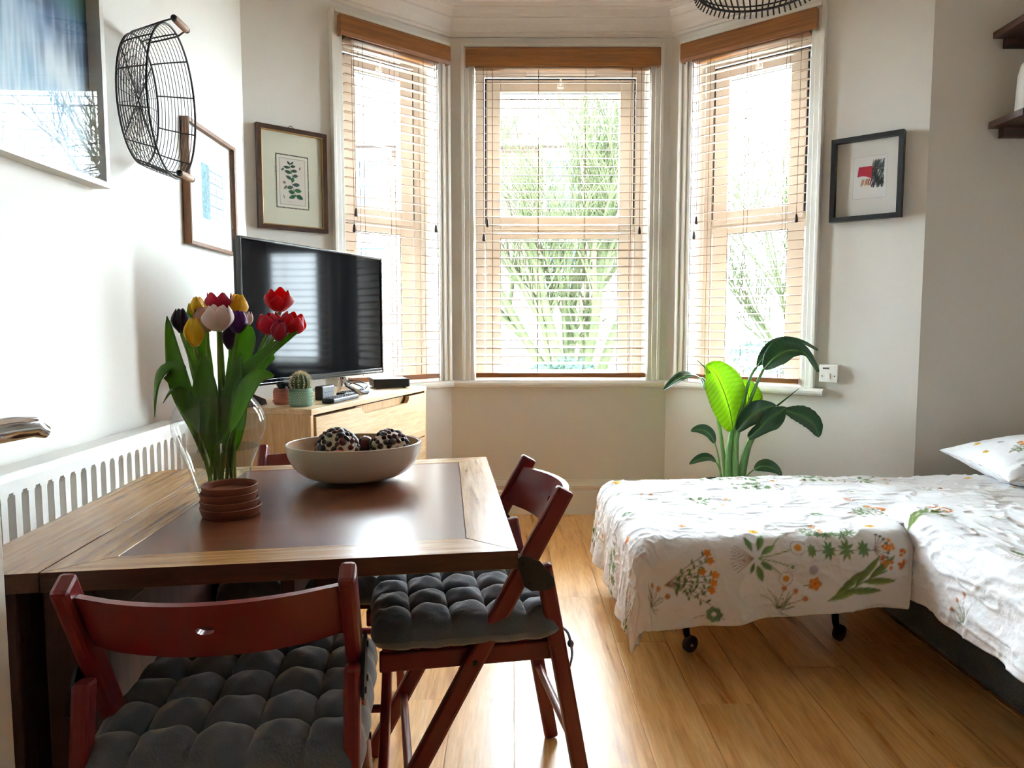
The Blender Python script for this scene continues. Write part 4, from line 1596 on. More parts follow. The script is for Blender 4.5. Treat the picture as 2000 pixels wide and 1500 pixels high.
c1, c2 = at(659, 878, 1.655), at(761, 878, 1.69)
deco_ball(c1, 0.047, 'white ball studded with dark brown chips, left one in the bowl', 21)
deco_ball(c2, 0.045, 'white ball studded with dark brown chips, right one in the bowl', 22)
c3 = at(712, 872, 1.715)
tag(obj('glass_ball', B().sphere((0, 0, 0.026), 0.026, 24, 16), mat('maroon_glaze', (70, 14, 22), 0.15, coat=0.6), smooth=True, loc=(c3.x, c3.y, c3.z - 0.026)), 'small shiny dark red ball between the two mottled balls', 'ball')
c4 = at(660, 886, 1.598)
pk = B().grid(lambda u, v: (0.030 * (2 * u - 1) * (1 - 0.3 * v), 0.012 * (2 * v - 1) + 0.006 * (2 * u - 1) ** 2, 0.010 * math.sin(PI * u) ** 0.7 * (1 - (2 * v - 1) ** 2) + 0.002), 18, 8)
pk.grid(lambda u, v: (0.030 * (2 * u - 1) * (1 - 0.3 * v), 0.012 * (2 * v - 1) + 0.006 * (2 * u - 1) ** 2, 0.0), 18, 8)
tag(obj('dried_slice', pk, mat('salmon_peel', (214, 128, 110), 0.6, var=0.1), smooth=True, loc=(c4.x, c4.y, c4.z - 0.004), rz=-0.15), 'salmon pink dried petal lying against the left mottled ball', 'petal')

# stack of four small terracotta dishes
sc = at(450, 1003, 1.352)
random.seed(6)
for k in range(4):
    r = 0.0505 + 0.0015 * (3 - k)
    prof = [(0, 0), (r * 0.90, 0), (r * 0.95, 0.002), (r * 1.0, 0.0105), (r * 1.03, 0.017), (r * 1.0, 0.0185), (r * 0.93, 0.0165), (r * 0.90, 0.006), (0, 0.005)]
    z = TZ + 0.0001 + k * 0.0135
    lab = ['bottom dish of the terracotta stack by the vase', 'second dish from the bottom of the terracotta stack', 'third dish from the bottom of the terracotta stack', 'top dish of the terracotta stack, its hollow showing'][k]
    prof = [(p_[0] * (1 if k == 0 else 0.985), p_[1]) for p_ in prof]
    tag(obj('terracotta_dish', B().lathe(prof, 40), TERRA, smooth=True, loc=(sc.x + random.uniform(-.002, .002), sc.y + random.uniform(-.002, .002), z)), lab, 'dish', 'terracotta dishes')

# vase of tulips
VX, VY = -0.602, 1.462
vs_ = thing('glass_vase', 'clear round-bellied glass vase half full of water holding tulips', 'vase', (VX, VY, TZ))
vp = [(0.0, 0.002), (0.036, 0.002), (0.043, 0.010), (0.050, 0.030), (0.064, 0.075), (0.079, 0.115), (0.088, 0.140), (0.0915, 0.158), (0.089, 0.178), (0.080, 0.198), (0.069, 0.211), (0.0635, 0.217), (0.0625, 0.222)]


def sm_prof(pr, n=40):
    out = []
    P = len(pr)
    for i in range(n + 1):
        t_ = i / n * (P - 1)
        k = min(int(t_), P - 2)
        f = t_ - k
        p0, p1, p2, p3 = pr[max(k - 1, 0)], pr[k], pr[k + 1], pr[min(k + 2, P - 1)]
        out.append(tuple(0.5 * (2 * p1[a] + (p2[a] - p0[a]) * f + (2 * p0[a] - 5 * p1[a] + 4 * p2[a] - p3[a]) * f * f + (3 * p1[a] - p0[a] - 3 * p2[a] + p3[a]) * f ** 3) for a in (0, 1)))
    out[0] = (0.0, pr[0][1])
    return [(max(0, a), b_) for a, b_ in out]


VP = sm_prof(vp)
obj('vase_wall', B().lathe(VP, 64), VASEG, vs_, smooth=True)
obj('rim', B().tube([(0.0628 * math.cos(2 * PI * i / 48), 0.0628 * math.sin(2 * PI * i / 48), 0.2225) for i in range(48)], 0.0013, 8, closed=True), VASEG, vs_, smooth=True)
obj('base', B().lathe([(0, 0), (0.034, 0.0), (0.038, 0.004), (0.034, 0.011), (0, 0.011)], 40), VASEG, vs_, smooth=True)
WZ = 0.112


def vr(z):
    for (r0, z0), (r1, z1) in zip(VP[:-1], VP[1:]):
        if z0 <= z <= z1 and z1 > z0:
            return r0 + (r1 - r0) * (z - z0) / (z1 - z0)
    return 0.06


wp = [(0.0, 0.012)] + [(vr(z) - 0.0012, z) for z in [0.012 + (WZ - 0.012) * k / 12 for k in range(13)]] + [(0.0, WZ)]
obj('water', B().lathe(wp, 48), WATER, vs_, smooth=True)


def leaf_mesh(pts, width, face, fold=0.25, n=18, mw=7, tipw=0.0, peak=0.5, wave=0.0, base=0.04, ragged=0.0):
    """blade along pts; `face` = direction the flat of the blade looks to"""
    c = bez(pts, n)
    face = V(face)
    vs, fs = [], []
    for i, q in enumerate(c):
        t = (c[min(i + 1, n)] - c[max(i - 1, 0)]).normalized()
        s = t.cross(face)
        s = s.normalized() if s.length > 1e-5 else t.orthogonal().normalized()
        nn = s.cross(t).normalized()
        u = i / n
        a = (u / peak) if u < peak else 1 - (u - peak) / (1 - peak)
        a = max(0.0, min(1.0, a))
        wd = width / 2 * (base * (1 - u) * (u < peak) + (1 - base * (1 - u) * (u < peak)) * (math.sin(PI / 2 * a) ** 0.85 if u >= peak or not tipw else (0.5 - 0.5 * math.cos(PI * a)) ** 0.8))
        wd = max(wd, 0.0004)
        for j in range(mw):
            k = -1 + 2 * j / (mw - 1)
            wv = wave * math.sin(9 * u + 2.2 * k) * abs(k)
            rg = 1 - ragged * (0.5 + 0.5 * math.sin(60 * u + k)) * (abs(k) > 0.9)
            vs.append(q + s * (wd * k * rg) + nn * (fold * wd * (abs(k) ** 1.5 - 0.3) + wv))
    for i in range(n):
        for j in range(mw - 1):
            fs.append((i * mw + j, i * mw + j + 1, (i + 1) * mw + j + 1, (i + 1) * mw + j))
    return vs, fs


def blade(name, parent, pts, width, face, m, **kw):
    vs, fs = leaf_mesh(pts, width, face, **kw)
    o = obj(name, B().add(vs, fs), m, parent, smooth=True, world=True, autos=80)
    sd = o.modifiers.new('thickness', 'SOLIDIFY')
    sd.thickness = 0.0009
    sd.offset = 0
    return o


PETALS = {}


def petal_mat(col, tc):
    if col not in PETALS:
        PETALS[col] = mat('petal_%d' % len(PETALS), col, 0.45, var=0.14, vscale=40, translucent=0.35, tcol=tc, sheen=0.2)
    return PETALS[col]


def tulip(head, size, h, opening, col, tc, label, root=None, tilt=(0, 0, 1), leaves=()):
    """head = centre of the flower base; opening 0 closed .. 1 wide"""
    random.seed(int(head.x * 1e5) % 9973)
    rx, ry = random.uniform(-0.024, 0.024), random.uniform(-0.024, 0.024)
    root = root or V((VX + rx, VY + ry, TZ + 0.018))
    up = V(tilt).normalized()
    t = thing('tulip', label, 'flower', tuple(root), 0, 'tulips in the glass vase')
    # stems cross the neck of the vase inside the rim
    k = (0.215 - 0.018) / max(0.05, head.z - root.z)
    nx, ny = root.x + (head.x - root.x) * min(k, 1), root.y + (head.y - root.y) * min(k, 1)
    dx, dy = nx - VX, ny - VY
    r = math.hypot(dx, dy)
    if r > 0.045:
        nx, ny = VX + dx * 0.045 / r, VY + dy * 0.045 / r
    neck = V((nx, ny, TZ + 0.215))
    mid = root.lerp(neck, 0.5) + V((random.uniform(-.008, .008), random.uniform(-.008, .008), 0))
    c = bez([root, mid, neck, neck.lerp(head, 0.55) + V((0, 0, 0.006)), head - up * 0.008, head + up * 0.002], 24)
    obj('stem', B().tube(c, [0.0041] * 23 + [0.0045, 0.005], 8), STEMG, t, smooth=True, world=True)
    m = petal_mat(col, tc)
    x = up.orthogonal().normalized()
    y = up.cross(x)
    a0 = random.random() * 6
    for i in range(6):
        a = a0 + PI / 3 * i
        inner = i % 2
        rd = x * math.cos(a) + y * math.sin(a)
        tn = up.cross(rd)
        R = size / 2 * (0.80 if inner else 1.0)
        wd = size * (0.60 if opening < 0.5 else 0.56)
        nu, nv = 9, 11
        vs = []
        for jv in range(nv):
            v = jv / (nv - 1)
            bulge = math.sin(PI * min(v / 0.95, 1) ** 0.8 * (0.62 if opening < 0.35 else 0.52)) if opening < 0.7 else v ** 0.75
            rad = R * (0.16 * v ** 5 * (opening < 0.35) + (1 - opening) * math.sin(PI * (0.06 + 0.86 * v) ** 0.85) * 0.95 + opening * (0.18 + 1.02 * v ** 0.7))
            hh_ = h * (v ** (0.85 + 0.35 * opening)) * (1 - 0.25 * opening * v)
            pw = wd / 2 * math.sin(PI * min(0.10 + 0.80 * v ** 0.9, 0.995)) ** 0.6
            for ju in range(nu):
                k = -1 + 2 * ju / (nu - 1)
                curl = 0.26 * pw * (1 - k * k) * (1 if not inner else 0.8)
                vs.append(head + up * (hh_ - 0.20 * h * k * k * v * v) + rd * (rad + curl - 0.22 * pw) + tn * (pw * k))
        fs = [(q_ * nu + p_, q_ * nu + p_ + 1, (q_ + 1) * nu + p_ + 1, (q_ + 1) * nu + p_) for q_ in range(nv - 1) for p_ in range(nu - 1)]
        o = obj('petal', B().add(vs, fs), m, t, smooth=True, world=True, autos=80)
        sd = o.modifiers.new('thickness', 'SOLIDIFY')
        sd.thickness = 0.0008
        sd.offset = 0
    if opening > 0.5:
        for i in range(6):
            a = a0 + PI / 3 * i + 0.5
            rd = x * math.cos(a) + y * math.sin(a)
            obj('stamen', B().tube([head + up * 0.003, head + up * h * 0.28 + rd * 0.006], [0.0012, 0.0022], 6), BLACKP, t, world=True)
        obj('pistil', B().tube([head, head + up * h * 0.34], [0.0035, 0.0028], 8), STEMG, t, world=True)
    for pts, wd, face, kw in leaves:
        blade('leaf', t, pts, wd, face, LEAFG, tipw=1.0, **kw)
    return t


def vp3(x_, y_, dY=0.0):
    return at(x_, y_, VY + dY)


RED_, REDT = (206, 18, 46), (255, 30, 40)
CRIM, CRIMT = (176, 22, 62), (230, 30, 80)
YEL, YELT = (246, 208, 30), (255, 220, 20)
WHT, WHTT = (244, 230, 230), (255, 236, 230)
PUR, PURT = (64, 22, 66), (110, 20, 120)
DPU, DPUT = (44, 22, 44), (80, 20, 60)
VIO, VIOT = (88, 20, 120), (150, 30, 190)
F_ = (0, -1, 0.15)
LF = lambda pts, wd, face=F_, **kw: ([vp3(*p_) for p_ in [(pts[0][0] + 0.25 * (pts[1][0] - pts[0][0]), min(pts[0][1], 866 + (pts[0][0] * 7 + pts[-1][0]) % 48), pts[0][2])] + pts[1:]], wd, face, kw)
tulip(vp3(356, 650, 0.02), 0.040, 0.050, 0.02, DPU, DPUT, 'dark purple closed tulip, far left of the bunch', tilt=(-0.05, 0, 1),
      leaves=[LF([(404, 905, 0), (378, 830, -.02), (356, 765, -.03), (341, 705, -.01), (326, 617, 0.0)], 0.040, (0.3, -1, 0.1), fold=0.5, peak=0.55)])
tulip(vp3(381, 676, -0.035), 0.040, 0.056, 0.0, YEL, YELT, 'closed yellow tulip at the lower left front', tilt=(0.02, -0.1, 1),
      leaves=[LF([(410, 920, -.02), (375, 800, -.05), (352, 745, -.055), (333, 719, -.06), (310, 748, -.07), (302, 815, -.06)], 0.050, (-0.4, -0.5, 0.9), fold=0.35, peak=0.6)])
tulip(vp3(427, 646, -0.045), 0.064, 0.054, 0.28, WHT, WHTT, 'pale pinkish white tulip at the front centre', tilt=(0.03, -0.12, 1),
      leaves=[LF([(416, 930, -.03), (410, 860, -.05), (404, 790, -.055), (400, 740, -.05), (398, 690, -.04)], 0.050, (0.1, -1, 0.2), fold=0.3, peak=0.55),
              LF([(420, 905, -.01), (435, 850, -.045), (446, 800, -.05), (462, 740, -.05), (470, 690, -.04)], 0.044, (-0.2, -1, 0.2), fold=0.4, peak=0.5)])
tulip(vp3(404, 648, -0.005), 0.050, 0.052, 0.10, (212, 170, 150), (240, 200, 160), 'dusky peach tulip half hidden behind the white one', tilt=(-0.1, 0, 1))
tulip(vp3(427, 607, 0.02), 0.060, 0.044, 0.62, CRIM, CRIMT, 'open crimson tulip standing just above the white one', tilt=(0.02, -0.06, 1),
      leaves=[LF([(428, 900, .02), (410, 800, .03), (400, 720, .035), (392, 650, .04), (384, 585, .05)], 0.034, (0.3, -1, 0), fold=0.5, peak=0.5)])
tulip(vp3(463, 620, 0.045), 0.042, 0.050, 0.10, YEL, YELT, 'yellow tulip at the back, right of the crimson one', tilt=(0.08, 0.05, 1),
      leaves=[LF([(436, 900, .02), (452, 800, .01), (468, 720, .0), (486, 660, -.005), (482, 632, -.01)], 0.052, (-0.3, -1, 0.2), fold=0.4, peak=0.6)])
tulip(vp3(389, 622, 0.06), 0.036, 0.046, 0.05, YEL, YELT, 'yellow tulip at the back left, mostly hidden', tilt=(-0.1, 0.05, 1),
      leaves=[LF([(414, 890, .03), (395, 780, .05), (380, 700, .06), (372, 640, .065), (369, 592, .07)], 0.026, (0.5, -1, 0), fold=0.5, peak=0.5)])
tulip(vp3(463, 650, -0.01), 0.040, 0.046, 0.12, VIO, VIOT, 'violet tulip to the right of the white one', tilt=(0.1, -0.05, 1))
tulip(vp3(450, 682, 0.02), 0.036, 0.050, 0.05, PUR, PURT, 'dark plum tulip low in the middle among the leaves', tilt=(0.08, -0.05, 1))
tulip(vp3(479, 638, 0.03), 0.028, 0.034, 0.2, WHT, WHTT, 'small white tulip at the back against the television', tilt=(0.15, 0.05, 1))
tulip(vp3(545, 606, 0.0), 0.062, 0.048, 0.58, RED_, REDT, 'wide open red tulip, topmost on the right', tilt=(0.15, -0.45, 1),
      leaves=[LF([(440, 900, -.02), (458, 800, -.05), (486, 730, -.055), (530, 685, -.05), (585, 646, -.04)], 0.040, (-0.3, -0.9, 0.6), fold=0.35, peak=0.5)])
tulip(vp3(532, 652, -0.035), 0.054, 0.046, 0.42, (204, 20, 64), (255, 40, 70), 'pinkish red tulip, left of the three on the right', tilt=(-0.18, -0.2, 1),
      leaves=[LF([(438, 920, -.04), (456, 830, -.075), (478, 775, -.085), (505, 738, -.085), (536, 734, -.075)], 0.052, (-0.1, -0.75, 0.8), fold=0.3, peak=0.55)])
tulip(vp3(566, 650, -0.02), 0.056, 0.046, 0.40, RED_, REDT, 'bright red tulip, rightmost of the bunch', tilt=(0.42, -0.2, 1),
      leaves=[LF([(446, 900, 0), (470, 800, -.01), (495, 740, -.015), (520, 705, -.02), (537, 700, -.02)], 0.050, (-0.4, -0.8, 0.5), fold=0.35, peak=0.6)])
tulip(vp3(543, 664, -0.05), 0.034, 0.042, 0.12, (170, 24, 60), (220, 40, 70), 'crimson half-open bud in front of the right-hand red tulips', tilt=(0.25, -0.3, 1),
      leaves=[LF([(404, 915, -.03), (388, 845, -.055), (372, 790, -.06), (345, 758, -.06), (318, 788, -.06)], 0.042, (-0.3, -0.4, 0.9), fold=0.3, peak=0.55),
              LF([(430, 930, .03), (452, 880, .03), (465, 830, .03), (474, 780, .02), (500, 740, .01)], 0.046, (-0.3, -1, 0.2), fold=0.4, peak=0.55)])

# ------------------------------------------------------------------ sofa bed, duvets, pillow
BX0, BXS = 0.44, 1.41
sofa = thing('sofa_bed', 'grey upholstered sofa bed with a pull-out bed on castors', 'sofa bed', (1.8, 2.2, 0))
obj('base', B().bx(BXS, 2.36, 0.55, 3.06, 0.02, 0.37, 0.02), SOFA, sofa, world=True)
obj('seat_mattress', B().bx(BXS + 0.005, 2.35, 0.56, 3.05, 0.371, 0.43, 0.025), SOFA, sofa, world=True)
obj('pull_out_mattress', B().bx(BX0, BXS - 0.004, 2.235, 2.97, 0.285, 0.385, 0.03), mat('mattress_ticking', (214, 212, 206), 0.9), sofa, world=True)
fr_ = obj('bed_frame', B().tube([(BXS - 0.01, 2.26, 0.28), (BX0 + 0.03, 2.26, 0.28), (BX0 + 0.03, 2.94, 0.28), (BXS - 0.01, 2.94, 0.28)], 0.014, 10), BLACKM, sofa, world=True, smooth=True)
for (x_, y_, sgn) in ((0.603, 2.352, -1), (1.148, 2.44, -1), (0.603, 2.85, 1), (1.148, 2.85, 1)):
    lg = obj('caster_leg', B().tube([(x_ - 0.035, y_ + 0.01, 0.285), (x_ - 0.012, y_, 0.062), (x_ - 0.004, y_, 0.030)], [0.013, 0.012, 0.009], 10), BLACKM, sofa, world=True, smooth=True)
    obj('wheel', B().lathe([(0, -0.012), (0.020, -0.012), (0.028, -0.008), (0.029, 0), (0.028, 0.008), (0.020, 0.012), (0, 0.012)], 24, X=M.Translation((x_, y_ - 0.004, 0.0292)) @ M.Rotation(PI / 2, 4, 'X') @ M.Rotation(0.5, 4, 'Y')), BLACKP, lg, world=True, smooth=True)
    obj('axle_cap', B().tube([(x_ + 0.001, y_ - 0.017, 0.030), (x_ + 0.002, y_ - 0.021, 0.030)], 0.006, 10), STEEL, lg, world=True)


GRN, GRN2, ORG, BRN, YLW, LIL = (104, 134, 78), (74, 104, 70), (206, 122, 40), (122, 92, 74), (222, 176, 50), (150, 140, 156)


def m_daisy(cv, x, y, s=1.0):
    for dx, dy, ln, w_ in ((-0.02, 0.06, 0.05, 0.018), (0.03, 0.065, 0.055, 0.022), (0.06, 0.035, 0.05, 0.020), (-0.01, -0.035, 0.035, 0.014), (0.02, -0.06, 0.055, 0.022), (0.05, -0.035, 0.045, 0.018)):
        a = math.atan2(dy, dx)
        cv.leaf(x + dx * 0.35 * s, y + dy * 0.35 * s, x + (dx * 0.35 + math.cos(a) * ln) * s, y + (dy * 0.35 + math.sin(a) * ln) * s, w_ * s, GRN)
    for k in range(9):
        a = PI + (k - 4) * 0.17
        cv.line([(x - 0.005 * s, y), (x + 0.035 * s * math.cos(a), y + 0.03 * s * math.sin(a)), (x + 0.075 * s * math.cos(a * 1.02), y + 0.065 * s * math.sin(a))], 0.0022 * s, BRN, 0.7)
    for fx, fy, f in ((0.135, 0.028, 1), (0.105, 0.085, 0.6), (0.115, -0.03, 0.6), (0.095, -0.065, 0.9)):
        cv.line([(x + 0.01 * s, y), (x + fx * 0.5 * s, y + fy * 0.35 * s), (x + fx * s, y + fy * s)], 0.0028 * s, GRN)
        r = 0.024 * s * f
        cv.disc(x + fx * s, y + fy * s, r, (170, 150, 168), 0.9)
        cv.disc(x + fx * s, y + fy * s, r * 0.9, (240, 238, 238), 1)
        cv.disc(x + fx * s, y + fy * s, r * 0.45, (206, 132, 34) if f > 0.7 else GRN, 1)


def m_woodruff(cv, x, y, s=1.0, tone=GRN):
    cv.line([(x, y), (x + 0.19 * s, y - 0.006 * s)], 0.0022 * s, BRN, 0.8)
    for k, (px_, r) in enumerate(((0.0, 0.02), (0.05, 0.032), (0.10, 0.034), (0.15, 0.026))):
        for j in range(8):
            a = 2 * PI * j / 8 + k
            cv.leaf(x + px_ * s, y, x + (px_ + r * 0.7 * math.cos(a)) * s, y + r * math.sin(a) * s, 0.010 * s, tone)
    for k in range(9):
        a = (k - 4) * 0.28
        ex, ey = x + (0.185 + 0.035 * math.cos(a)) * s, y + 0.05 * s * math.sin(a)
        cv.line([(x + 0.18 * s, y - 0.005 * s), (ex, ey)], 0.0016 * s, BRN)
        cv.disc(ex, ey, 0.0042 * s, (84, 88, 84))
    for k in range(6):
        px_, py_ = x + (0.005 + 0.024 * k) * s, y + (0.055 + 0.010 * math.sin(3 * k)) * s
        for j in range(7):
            a = 2 * PI * j / 7 + k
            r = (0.012 + 0.0025 * k) * s
            cv.leaf(px_, py_, px_ + r * math.cos(a), py_ + r * math.sin(a), 0.006 * s, tone)


def m_spray(cv, x, y, s=1.0, fl=ORG, seed=0):
    rs = random.Random(seed)
    for k in range(8):
        a = 0.1 + (k - 3.5) * 0.14
        ln = (0.12 + 0.04 * rs.random()) * s
        ex, ey = x + ln * math.cos(a), y + ln * math.sin(a) * 1.1
        cv.line([(x, y), ((x + ex) / 2, (y + ey) / 2 + 0.008 * s), (ex, ey)], 0.002 * s, BRN, 0.9)
        for j in range(6):
            f = 0.25 + 0.13 * j
            bx, by = x + (ex - x) * f, y + (ey - y) * f
            aa = a + (1.1 if j % 2 else -1.1)
            cv.leaf(bx, by, bx + 0.017 * s * math.cos(aa), by + 0.017 * s * math.sin(aa), 0.008 * s, GRN if rs.random() < 0.7 else GRN2)
        if k > 1:
            for j in range(5):
                a2 = 2 * PI * j / 5 + k
                cv.leaf(ex, ey, ex + 0.014 * s * math.cos(a2), ey + 0.014 * s * math.sin(a2), 0.010 * s, fl, vein=False)


def m_bigleaf(cv, x, y, s=1.0, ang=0.45, fl=ORG):
    ca, sa = math.cos(ang), math.sin(ang)
    P = lambda u, v: (x + (u * ca - v * sa) * s, y + (u * sa + v * ca) * s)
    cv.line([P(0, 0), P(0.20, 0.0)], 0.004 * s, GRN)
    for u, du, dv in ((0.0, 0.11, -0.012), (0.02, 0.13, 0.035), (0.06, 0.10, -0.05), (0.09, 0.11, 0.05), (0.12, 0.09, -0.04), (0.14, 0.10, 0.03)):
        a, b_ = P(u, 0), P(u + du, dv)
        cv.leaf(a[0], a[1], b_[0], b_[1], 0.022 * s, (112, 132, 70))
    cx_, cy_ = P(0.235, 0.03)
    rs = random.Random(int(x * 1000))
    for k in range(26):
        a, r = rs.random() * 6.28, 0.045 * s * math.sqrt(rs.random())
        cv.leaf(cx_ + r * math.cos(a), cy_ + r * math.sin(a), cx_ + r * math.cos(a) + 0.014 * s * math.cos(k), cy_ + r * math.sin(a) + 0.014 * s * math.sin(k), 0.012 * s, fl if k % 3 else (170, 88, 36), vein=False)


def m_flower(cv, x, y, s=1.0, col=ORG):
    cv.line([(x, y), (x - 0.03 * s, y - 0.004 * s)], 0.002 * s, GRN2)
    for j in range(5):
        a = 2 * PI * j / 5 + x * 9
        cv.leaf(x, y, x + 0.020 * s * math.cos(a), y + 0.020 * s * math.sin(a), 0.017 * s, col, vein=False)
    cv.disc(x, y, 0.004 * s, (160, 80, 20))


def m_clover(cv, x, y, s=1.0):
    cv.line([(x - 0.06 * s, y - 0.01 * s), (x - 0.02 * s, y), (x + 0.03 * s, y - 0.012 * s)], 0.0025 * s, (150, 128, 126), 0.8)
    for k in range(7):
        a, r = k * 0.9, 0.016 * s
        cv.disc(x + r * math.cos(a), y + r * math.sin(a), 0.0085 * s, GRN2, 0.9)
        cv.disc(x + r * math.cos(a), y + r * math.sin(a), 0.004 * s, (120, 146, 98), 0.8)


def m_thistle(cv, x, y, s=1.0):
    rs = random.Random(int(x * 977 + y * 13))
    for k in range(14):
        a = rs.uniform(-0.9, 2.2)
        ln = rs.uniform(0.03, 0.075) * s
        cv.line([(x, y), (x + ln * 0.5 * math.cos(a), y + ln * 0.5 * math.sin(a)), (x + ln * math.cos(a + 0.25), y + ln * math.sin(a + 0.25))], 0.0016 * s, GRN2, 0.9)
    for dx, dy in ((0.055, 0.055), (0.085, 0.03), (0.02, 0.065)):
        cv.line([(x, y), (x + dx * s, y + dy * s)], 0.0018 * s, BRN, 0.8)
        cv.disc(x + dx * s, y + dy * s, 0.008 * s, (192, 124, 78))


def scatter(cv, seed, n, x0, x1, y0, y1, avoid=()):
    rs = random.Random(seed)
    pl = [q for q in avoid]
    tries = 0
    while n > 0 and tries < 3000:
        tries += 1
        x, y = rs.uniform(x0, x1), rs.uniform(y0, y1)
        big = rs.random() < 0.45
        r = 0.085 if big else 0.045
        if any(math.hypot(x - a, y - b_) < r + c for a, b_, c in pl):
            continue
        pl.append((x, y, r))
        n -= 1
        k = rs.randrange(5)
        if big:
            s = rs.uniform(0.75, 1.0)
            (m_daisy, m_woodruff, lambda *a: m_spray(*a, seed=n), m_bigleaf, m_thistle)[k](cv, x - 0.05, y, s)
        else:
            s = rs.uniform(0.7, 1.0)
            if k == 0:
                m_flower(cv, x, y, s, YLW)
            elif k == 1:
                m_flower(cv, x, y, s * 0.8, ORG)
            elif k == 2:
                m_clover(cv, x, y, s)
            elif k == 3:
                cv.disc(x, y, 0.014 * s, LIL, 0.6)
            else:
                cv.leaf(x, y, x + 0.03 * s, y + 0.01, 0.012, GRN)
                cv.line([(x - 0.02, y - 0.01), (x, y)], 0.002, BRN)


COTTON = (238, 239, 242)


def cloth(name, label, nu, nv, a_rng, b_fn, rect, top, rad, cv, puff, seed, thick=0.016, hang=0.02, scale=1.0, cat='duvet', group=None, crump=1.0, slope=0.0):
    """a quilt lying on the rectangle rect=(x0,x1,y0,y1) at height top, its overflow hanging over the edges"""
    U, Wv = np.meshgrid(np.linspace(0, 1, nu), np.linspace(0, 1, nv))
    a = a_rng[0] + U * (a_rng[1] - a_rng[0])
    b0, b1 = b_fn(a)
    b_ = b0 + Wv * (b1 - b0)
    x0, x1, y0, y1 = rect
    dx = np.where(a < x0, a - x0, np.where(a > x1, a - x1, 0.0))
    dy = np.where(b_ < y0, b_ - y0, np.where(b_ > y1, b_ - y1, 0.0))
    d = (np.abs(dx) ** 3.5 + np.abs(dy) ** 3.5) ** (1 / 3.5) + 1e-9
    dn = np.hypot(dx, dy) + 1e-9
    ux, uy = dx / dn, dy / dn
    arc = PI / 2 * rad
    th = np.clip(d / rad, 0, PI / 2)
    hor = rad * np.sin(th)
    drop = rad * (1 - np.cos(th)) + np.maximum(0, d - arc) * 0.985
    over = np.maximum(0, d - arc)
    px_, py_ = np.clip(a, x0, x1), np.clip(b_, y0, y1)
    tang = np.where(np.abs(dx) < 1e-9, px_ - x0, np.where(np.abs(dy) < 1e-9, y0 - py_, 0.05 * (np.arctan2(np.abs(dy), np.abs(dx)) - PI / 4)))
    fold = np.sin(tang * 21 + seed) * 0.5 + np.sin(tang * 37 + 1.7 * seed) * 0.3
    flare = over * 0.10 + fold * hang * smooth(0, 0.25, over)
    X, Y, Z = px_ + ux * (hor + flare), py_ + uy * (hor + flare), top - drop + slope * (smooth(0.4, 1.5, px_) - 1)
    # puff of the filling and crumples of the cover
    U_, W_0 = U, Wv
    blo, bhi = float(np.min(b0)), float(np.max(b1))
    Wv = (b_ - blo) / (bhi - blo)
    S1 = vnoise(U, Wv, 7 * scale, 4 * scale, seed) - 0.5
    S2 = vnoise(U + 0.04 * S1, Wv + 0.05 * S1, 22 * scale, 14 * scale, seed + 1) - 0.5
    S3 = vnoise(U + 0.03 * S2, Wv + 0.06 * S2, 46 * scale, 34 * scale, seed + 2)
    rid = 1 - np.abs(2 * S3 - 1)
    S4 = vnoise(U + 0.02 * S2 + 0.3 * Wv, Wv - 0.2 * U + 0.2, 120 * scale, 50 * scale, seed + 3)
    rid2 = 1 - np.abs(2 * S4 - 1)
    disp = puff * S1 + 0.009 * crump * S2 + 0.005 * crump * (rid ** 3 - 0.3) + 0.0012 * crump * rid2 ** 2
    Wv = W_0
    hemk = np.minimum(np.minimum(Wv, 1 - Wv) * nv / 10.0, np.minimum(U, 1 - U) * nu / 10.0).clip(0, 1)
    nz = np.cos(th)
    nh = np.sin(th)
    X = X + ux * nh * disp
    Y = Y + uy * nh * disp
    Z = Z + nz * disp * (0.4 + 0.6 * hemk)
    bld = B()
    P = np.stack([X, Y, Z], -1).reshape(-1, 3)
    bld.v = P.tolist()
    idx = np.arange(nu * nv).reshape(nv, nu)
    q = np.stack([idx[:-1, :-1], idx[:-1, 1:], idx[1:, 1:], idx[1:, :-1]], -1).reshape(-1, 4)
    bld.f = [tuple(r) for r in q.tolist()]
    me = bpy.data.meshes.new(name)
    org = V((float(P[:, 0].mean()), float(P[:, 1].mean()), float(P[:, 2].min())))
    me.from_pydata([(p_[0] - org.x, p_[1] - org.y, p_[2] - org.z) for p_ in bld.v], [], bld.f)
    me.polygons.foreach_set('use_smooth', [True] * len(me.polygons))
    me.materials.append(DUVET)
    o = bpy.data.objects.new(name, me)
    C.objects.link(o)
    o.location = org
    set_print(o, cv.sample(a - a_rng[0], b_ - float(np.min(b0))))
    sd = o.modifiers.new('filling', 'SOLIDIFY')
    sd.thickness = thick
    sd.offset = -1
    return tag(o, label, cat, group)


# cloth coordinates: a along x, b from the front hem backwards
A0, A1 = 0.10, 2.22
cvs = Canvas(2.14, 1.62, 0.002, COTTON)
FB = 2.22          # front fold line of the bed
b_hem = lambda a: FB - 0.318 + 0.050 * smooth(0.35, 1.2, a)


def cb_(px_, py_):
    """cloth point that hangs at photo pixel (px_, py_) on the front drape"""
    p_ = at(px_, py_, 2.13)
    drop = 0.452 - p_.z
    r = 0.075
    d = drop - r + PI / 2 * r if drop > r else r * math.acos(max(-1, min(1, 1 - drop / r)))
    return p_.x - A0, (FB - d) - BMIN


